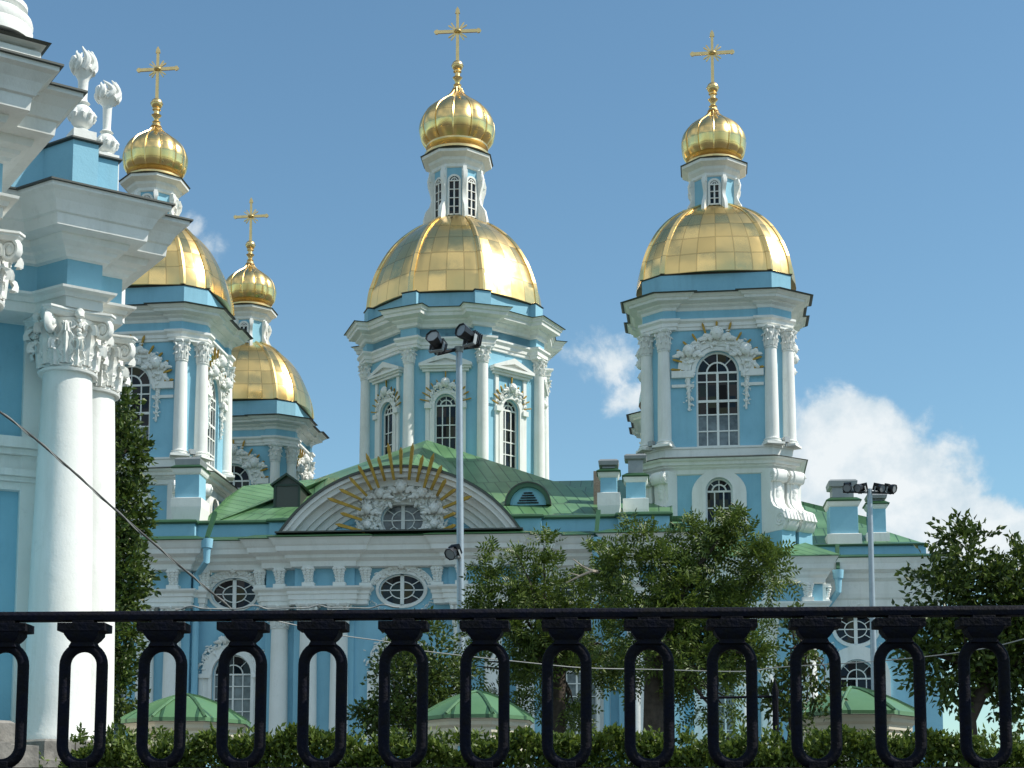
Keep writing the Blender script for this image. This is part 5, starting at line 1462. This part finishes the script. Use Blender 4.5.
# ================================================================ GARDEN PAVILIONS, FENCE
def pavilion(px, yap, hw, rot, Y, label):
    Z = lambda y: at(px, y, Y).z; k = at(1, 705, Y).x-at(0, 705, Y).x
    c = at(px, 715, Y); root = empty('garden_pavilion', (c.x, Y, 0), rot); tag(root, label, 'pavilion', 'green roofed pavilions behind the hedge')
    rr = hw*k; oc = [(rr*math.cos(R(22.5)+j*math.pi/4), rr*math.sin(R(22.5)+j*math.pi/4)) for j in range(8)]
    ze = at(px, yap+21.5, Y-rr).z; za = Z(yap); h = za-ze
    r = MB().use(GREEN)
    prof = [(1.0, ze-.07), (1.0, ze), (.86, ze+.20*h), (.66, ze+.46*h), (.45, ze+.70*h), (.22, ze+.9*h), (.015, za)]
    for j in range(8):
        a, b = oc[j], oc[(j+1) % 8]; vs, uv = [], []
        for f, z in prof: vs += [(a[0]*f, a[1]*f, z), (b[0]*f, b[1]*f, z)]
        n = len(prof); ln = math.hypot(b[0]-a[0], b[1]-a[1])
        r.add(vs, [(2*i, 2*i+1, 2*i+3, 2*i+2) for i in range(n-1)], [((-ln/2*prof[i][0], i*.5), (ln/2*prof[i][0], i*.5), (ln/2*prof[i+1][0], i*.5+.5), (-ln/2*prof[i+1][0], i*.5+.5)) for i in range(n-1)])
        r.tube([(p*a[0], p*a[1], z+.01) for p, z in prof[1:]], .03, 4)
    r.add([(x, y, ze-.07) for x, y in oc], [tuple(range(7, -1, -1))], [tuple((0, 0) for _ in range(8))])
    r.build('roof', root, smooth=20)
    w = MB().use(CREAM); o2 = [(x*.80, y*.80) for x, y in oc]
    w.mould(o2, [(.0, ze-.55), (.03, ze-.52), (.03, ze-.34), (.07, ze-.31), (.07, ze-.23), (.12, ze-.18), (.13, ze-.12), (.17, ze-.08), (.18, ze-.075)]); w.build('cornice', root)
    w = MB().use(BLUE); w.mould(o2, [(-.02, 0), (-.02, ze-.53)]); w.build('wall', root)
    w = MB().use(CREAM)
    for x, y in o2: w.box((x*.985, y*.985, (ze-.54)/2), (.16, .16, ze-.54), math.atan2(y, x))
    w.build('corner_strips', root)
pavilion(187, 695, 66, R(4), 30, 'small octagonal pavilion with a green roof beside the dark climbing tree by the bell tower')
pavilion(477, 692, 60, R(-6), 30, 'small octagonal pavilion with a green roof at the foot of the tall two-lamp mast')
pavilion(852, 688, 68, R(2), 29, 'small octagonal pavilion with a green roof at the foot of the four-lamp mast')

def spear_fence():
    Y = 26.0; k = at(1, 700, Y).x-at(0, 700, Y).x; b = at(775, 700, Y)
    root = empty('spear_fence', (b.x, Y, 0)); tag(root, 'black iron garden fence with a tall spear post and spear tips between the bushes', 'fence')
    def spear(px, ytip, r, w):
        p = at(px, ytip, Y); x = p.x-b.x; m = MB().use(IRON)
        m.tube([(x, 0, 0), (x, 0, p.z-w*5)], r, 8)
        m.lathe([(r, p.z-w*5.6), (w*.9, p.z-w*5.2), (r, p.z-w*4.8), (w*1.1, p.z-w*3.2), (w*.5, p.z-w*1.3), (.004, p.z)], 8, c=(x, 0, 0))
        m.build('spear_bar', root)
    spear(775, 680, .05, .055)
    for px in (709, 718, 728, 738.5, 748, 757, 764, 783, 792, 800): spear(px, 733+(px % 5), .02, .05)
    m = MB().use(IRON); p0, p1 = at(700, 698, Y), at(775, 696.5, Y); m.tube([p0-Vector((b.x, Y, 0)), p1-Vector((b.x, Y, 0))], .02, 6); m.build('top_rail', root)
    m = MB().use(IRON); p0, p1 = at(690, 752, Y), at(815, 752, Y); m.tube([p0-Vector((b.x, Y, 0)), p1-Vector((b.x, Y, 0))], .025, 6); m.build('lower_rail', root)
spear_fence()

# ================================================================ PLANTING
def leaf_mesh(name, leaves, m, parent=None, loc=(0, 0, 0)):
    vs, fs = [], []
    L0 = Vector(loc)
    for p, d, s_, ln, wd in leaves:
        o = len(vs); q = p-L0; nrm = d.cross(s_)*(wd*.22)
        m1 = q+d*(ln*.45)
        vs += [tuple(q), tuple(m1+s_*wd*.5+nrm), tuple(q+d*ln), tuple(m1-s_*wd*.5+nrm)]
        fs += [(o, o+1, o+2), (o, o+2, o+3)]
    me = bpy.data.meshes.new(name); me.from_pydata(vs, [], fs); me.materials.append(m); me.update()
    o = bpy.data.objects.new(name, me); COL.objects.link(o)
    if parent is not None: o.parent = parent
    return o
def rvec(rn): 
    while True:
        v = Vector((rn.uniform(-1, 1), rn.uniform(-1, 1), rn.uniform(-1, 1)))
        if .01 < v.length < 1: return v
def perp(d, rn):
    s_ = d.cross(rvec(rn)); return s_.normalized() if s_.length > 1e-4 else Vector((1, 0, 0))
def compound(out_, p, d, rn, L, pairs, ll, lw):
    """a pinnate leaf: drooping stalk with paired leaflets"""
    s_ = perp(d, rn); s_ = (s_*1.0+Vector((0, 0, 0))).normalized()
    for i in range(pairs):
        t = (i+.6)/pairs; q = p+d*L*t+Vector((0, 0, -.22*L*t*t))
        for sg in (-1, 1):
            dd = (d*.45+s_*sg+Vector((0, 0, -.25))).normalized()
            out_.append((q, dd, perp_to(dd, d, rn), ll*rn.uniform(.8, 1.1), lw))
    q = p+d*L+Vector((0, 0, -.22*L)); out_.append((q, d, s_, ll, lw))
def perp_to(dd, d, rn):
    s_ = d-dd*d.dot(dd)+rvec(rn)*.35
    s_ = s_-dd*s_.dot(dd); return s_.normalized() if s_.length > 1e-4 else perp(dd, rn)
def crown_points(lobes, Y, rn, per):
    """clumps of twigs through the volume of the crown"""
    res = []
    for (px, py, rx, ry, w) in lobes:
        c = at(px, py, Y); k = at(1, py, Y).x-at(0, py, Y).x; A = Vector((rx*k, (rx+ry)/2*k*.85, ry*k))
        n = max(2, int(per*w*rx*ry/900))
        for _ in range(n):
            v = rvec(rn); v = v.normalized()*(v.length**.55)
            cc = c+Vector((v.x*A.x, v.y*A.y, v.z*A.z))
            res.append((cc, v, min(A.x, A.z)))
    return res
def branches(mb, base, tips, r0, rn, fork):
    """limbs reaching from the trunk into the crown"""
    for t in tips:
        t = Vector(t); st = base.lerp(fork, rn.uniform(.6, 1.0)); mid = st.lerp(t, .5)+Vector((rn.uniform(-.2, .2), rn.uniform(-.2, .2), rn.uniform(-.1, .35)))
        mb.tube([st, st.lerp(mid, .5)+rvec(rn)*.08, mid, mid.lerp(t, .5)+rvec(rn)*.1, t], [r0*.42, r0*.33, r0*.24, r0*.15, r0*.05], 6)
def tree(name, label, cat, px, Y, yfork, r0, lobes, kind, seed, m=LEAF, per=14, group=None, lean=0, trunk_pts=None, size=1.0, twigs=7):
    rn = random.Random(seed); b = at(px, 760, Y); base = Vector((b.x, Y, 0)); root = empty(name, base); tag(root, label, cat, group)
    fk = at(px+lean, yfork, Y); tb = MB().use(BARK)
    tp = [Vector((0, 0, -.1))]+[Vector(at(x, y, Y))-base for x, y in (trunk_pts or [])]+[fk-base]
    rs = [r0*(1.25-.55*i/(len(tp)-1)) for i in range(len(tp))]
    if len(tp) == 2: tp.insert(1, tp[0].lerp(tp[1], .45)+Vector((rn.uniform(-.1, .1), .05, 0))); rs = [r0*1.3, r0*.95, r0*.75]
    tb.tube(tp, rs, 10)
    cl = crown_points(lobes, Y, rn, per)
    branches(tb, Vector((0, 0, 0)).lerp(fk-base, .7), [c-base for c, v, a in rn.sample(cl, min(len(cl), 34))], r0, rn, fk-base)
    tb.build('trunk', root, smooth=60)
    lv = []
    for c, v, a in cl:
        rad = a*rn.choice((.10, .15, .20, .26))*rn.uniform(.85, 1.15)
        for _ in range(twigs):
            g = rvec(rn); p = c+g*rad*1.3; d = (g*.8+v*.5+Vector((0, 0, rn.uniform(-.25, .45)))).normalized()
            if kind == 'pinnate': compound(lv, p, d, rn, .30*size, 5, .115*size, .042*size)
            else:
                for i in range(6):
                    q = p+d*(.07*size*i)+rvec(rn)*.06*size; dd = (d+rvec(rn)*1.1).normalized(); lv.append((q, dd, perp(dd, rn), .15*size*rn.uniform(.7, 1.2), .085*size*rn.uniform(.8, 1.2)))
    leaf_mesh('crown', lv, m, root, base)
    return root
tree('dark_tree', 'tall narrow dark leafy tree behind the white columns of the bell tower', 'tree', 100, 36, 470, .16,
     [(120, 412, 12, 20, 1.4), (112, 465, 24, 38, 1.2), (108, 520, 28, 45, 1.2), (104, 575, 32, 45, 1.2), (106, 635, 28, 50, 1.2), (108, 690, 26, 40, 1.2), (130, 505, 12, 14, 1.2), (136, 528, 10, 10, 1.2), (126, 450, 12, 14, 1), (132, 560, 8, 10, 1), (124, 600, 10, 12, 1)], 'oval', 11, LEAFD, 34, size=1.0, twigs=8)
tree('rowan_tree', 'largest green tree with feathery leaves in front of the right hand tower', 'tree', 654, 36, 640, .26,
     [(645, 575, 46, 30, 1), (625, 548, 20, 20, .8), (655, 545, 20, 16, .7), (738, 565, 38, 34, 1), (722, 528, 11, 16, 1.2), (735, 520, 9, 10, 1.2), (752, 540, 14, 13, .9), (700, 540, 9, 12, 1), (776, 560, 12, 8, 1), (628, 532, 9, 10, 1), (765, 570, 24, 20, .9), (690, 600, 45, 34, 1), (690, 548, 26, 24, .9), (655, 640, 55, 42, 1.1), (725, 625, 48, 34, 1), (700, 680, 34, 40, .8), (745, 665, 20, 30, .6)], 'pinnate', 12, LEAF, 13, 'leafy trees in the garden', size=1.25, twigs=13)
tree('rowan_tree', 'broad low green tree with feathery leaves right of the tall two-lamp mast', 'tree', 560, 38, 660, .18,
     [(530, 582, 44, 28, 1), (515, 555, 22, 14, .8), (545, 556, 16, 14, .7), (492, 590, 20, 26, .9), (575, 592, 38, 32, 1), (590, 565, 14, 14, .6), (530, 630, 52, 38, 1.1), (495, 655, 34, 38, 1), (560, 680, 38, 42, .95), (592, 640, 34, 38, 1)], 'pinnate', 13, LEAF, 12, 'leafy trees in the garden', size=1.25, twigs=13)
tree('leafy_shrub', 'dense dark leafy shrub left of the tall two-lamp mast', 'shrub', 415, 33, 720, .07,
     [(425, 660, 34, 36, 1.1), (400, 690, 36, 40, 1.1), (440, 700, 36, 40, 1.1), (380, 715, 22, 25, .9), (412, 720, 50, 25, 1)], 'oval', 14, LEAFD, 26, size=.75)
tree('leafy_tree', 'leafy tree with a leaning forked trunk at the right edge of the garden', 'tree', 975, 25, 668, .13,
     [(965, 562, 30, 28, .7), (938, 600, 32, 36, .75), (985, 610, 40, 42, .8), (1020, 605, 36, 44, .8), (955, 655, 46, 38, .85), (1010, 648, 50, 36, .85), (1030, 700, 30, 26, .8), (922, 645, 22, 38, .55), (1045, 625, 40, 55, .85), (964, 535, 10, 10, .7), (1015, 562, 12, 12, .6)], 'oval', 15, LEAFD, 26, 'leafy trees in the garden', lean=18, trunk_pts=[(968, 720)], size=.82)
tree('young_tree', 'thin young tree with sparse leaves beside the tall spear post', 'tree', 782, 27, 640, .06,
     [(800, 640, 26, 26, .7), (820, 655, 20, 24, .7), (790, 680, 20, 26, .7), (812, 690, 26, 24, .8), (780, 720, 16, 30, .7), (805, 730, 20, 22, .7)], 'oval', 16, LEAFD, 15, 'leafy trees in the garden', lean=20, size=.75)
# bare grey branch sticking out of the crown
def bare_branch():
    m = MB().use(mat('bare_wood', (.36, .31, .25), .9, var=.3, scale=8)); P = lambda x, y, Y=35.2: at(x, y, Y)
    m.tube([P(606, 573, 36), P(592, 571), P(582, 566)], [.045, .035, .022], 6); m.tube([P(592, 571), P(580, 576), P(566, 583)], [.03, .025, .012], 6)
    m.tube([P(582, 566), P(573, 559)], [.02, .008], 5); m.tube([P(580, 576), P(570, 573)], [.018, .008], 5)
    for o in bpy.data.objects:
        if o.get('label', '').startswith('broad low'): root = o
    off = root.location; m.v = [(x-off.x, y-off.y, z-off.z) for x, y, z in m.v]; m.build('bare_branch', root)
bare_branch()
def hedge():
    rn = random.Random(21); Y = 15.8; x0 = at(78, 735, Y).x; x1 = at(1100, 735, Y).x; lv = []
    base = Vector(((x0+x1)/2, Y, 0)); root = empty('hedge', base); tag(root, 'clipped green leafy hedge running along behind the black railing', 'hedge')
    zt = at(512, 744, Y).z
    st = MB().use(BARK); x = x0+.15
    while x < x1:
        for _ in range(3):
            a = Vector((x+rn.uniform(-.1, .1)-base.x, rn.uniform(-.3, .3), 0)); b = a+Vector((rn.uniform(-.2, .2), rn.uniform(-.25, .25), zt*rn.uniform(.75, .98))); st.tube([a, a.lerp(b, .5)+rvec(rn)*.05, b], [.014, .010, .005], 5)
        x += .16
    st.build('stems', root)
    n = 46000
    for _ in range(n):
        x = rn.uniform(x0, x1); edge = min(1, (x-x0)/.5+.25)
        top = (zt+.06*math.sin(x*2.3)+.045*math.sin(x*6.3+1)+.035*math.sin(x*15))*(.55+.45*edge)
        u = rn.random()
        if u < .62: p = Vector((x, Y-.55+abs(rn.gauss(0, .22)), rn.uniform(.05, top)))
        else: p = Vector((x, Y+rn.uniform(-.6, .6), top-abs(rn.gauss(0, .07))))
        dd = (Vector((0, -.35, .55))+rvec(rn)).normalized(); lv.append((p, dd, perp(dd, rn), rn.uniform(.05, .085), rn.uniform(.03, .046)))
    for _ in range(420):     # young shoots above the clipped top
        x = rn.uniform(x0, x1); h = rn.uniform(.04, .16); b = Vector((x, Y+rn.uniform(-.5, .3), zt-.02)); lean_ = Vector((rn.uniform(-.3, .3), rn.uniform(-.3, .1), 1)).normalized()
        for i in range(9):
            p = b+lean_*h*i/8; dd = (lean_*.6+rvec(rn)).normalized(); lv.append((p, dd, perp(dd, rn), rn.uniform(.05, .08), rn.uniform(.028, .04)))
    leaf_mesh('foliage', lv, LEAFH, root, base)
hedge()
def weeds():
    rn = random.Random(5); lv = []; base = Vector((-7.0, 26.2, 0))
    for _ in range(60):
        x = rn.uniform(-8.6, -6.2); y = 26.0+rn.uniform(-.3, .3); h = rn.uniform(.75, 1.15)
        for i in range(16):
            p = Vector((x+rn.gauss(0, .05), y+rn.gauss(0, .05), h*i/15)); dd = (Vector((0, 0, .5))+rvec(rn)).normalized(); lv.append((p, dd, perp(dd, rn), .10, .045))
    tag(leaf_mesh('weeds', lv, LEAFH), 'green weeds growing along the stone plinth of the bell tower', 'weeds', kind='stuff')
weeds()

# ================================================================ CABLES
def sag(pts, r, m, name, label, n=6):
    P = [at(x, y, Y) for x, y, Y in pts]; q = []
    for i in range(len(P)-1):
        p0, p1, p2, p3 = P[max(i-1, 0)], P[i], P[i+1], P[min(i+2, len(P)-1)]
        for k in range(n):
            t = k/n; q.append(.5*(2*p1+(p2-p0)*t+(2*p0-5*p1+4*p2-p3)*t*t+(3*p1-p0-3*p2+p3)*t**3))
    q.append(P[-1]); mb = MB().use(m)
    mb.tube(q, r, 8)
    return mb, q, name, label
mb, q, nm, lb = sag([(-260, 250, 13.5), (-120, 335, 14), (0, 412, 15), (60, 460, 15.5), (120, 514, 16), (180, 566, 16.5), (234, 611, 17)], .011, CABLE, 'hanging_cable', '')
ph = 0; w1, w2 = [], []
for i, p in enumerate(q):        # second conductor wound round the first
    pass
fine = []
for a, b in zip(q, q[1:]):
    n = max(2, int((b-a).length/.035))
    for k in range(n): fine.append(a.lerp(b, k/n))
mb.use(PALEW).tube([p+Vector((0, math.cos(i*.55)*.014, math.sin(i*.55)*.014)) for i, p in enumerate(fine)], .006, 5)
tag(mb.build('hanging_cable', smooth=60), 'dark twisted cable sagging across the white columns and blue facade', 'cable')
mb, q, nm, lb = sag([(234, 611, 17), (268, 619, 17.3), (295, 625, 17.5), (339, 635, 17.8), (391, 642.5, 18), (424, 651, 18.2), (541, 664, 18.5), (588, 668, 18.7), (653, 669.5, 19), (741, 671.5, 19), (782, 667, 19), (880, 661, 18.5), (962, 652, 18), (1024, 639, 17.5), (1150, 600, 17)], .006, PALEW, 'string_wire', '')
tag(mb.build('string_wire', smooth=60), 'thin pale wire strung across the garden behind the railing', 'wire')
def loops():
    rn = random.Random(9); m = MB().use(PALEW); d = Vector((math.cos(R(-3.7)), math.sin(R(-3.7)), 0)); o = Vector(RAIL.location)
    pts = []; x = -1.32
    while x < -.02:
        hump = max(0, math.sin((x+1.32)*17.0))**3*.018
        pts.append(o+d*x+Vector((0, -.02+.012*math.sin(x*23), RZ1+.006+hump-.0031*x))); x += .012
    m.tube(pts, .0045, 6)
    tag(m.build('loose_wire', smooth=60), 'thin wire lying in small loops on top of the black handrail', 'wire')
loops()
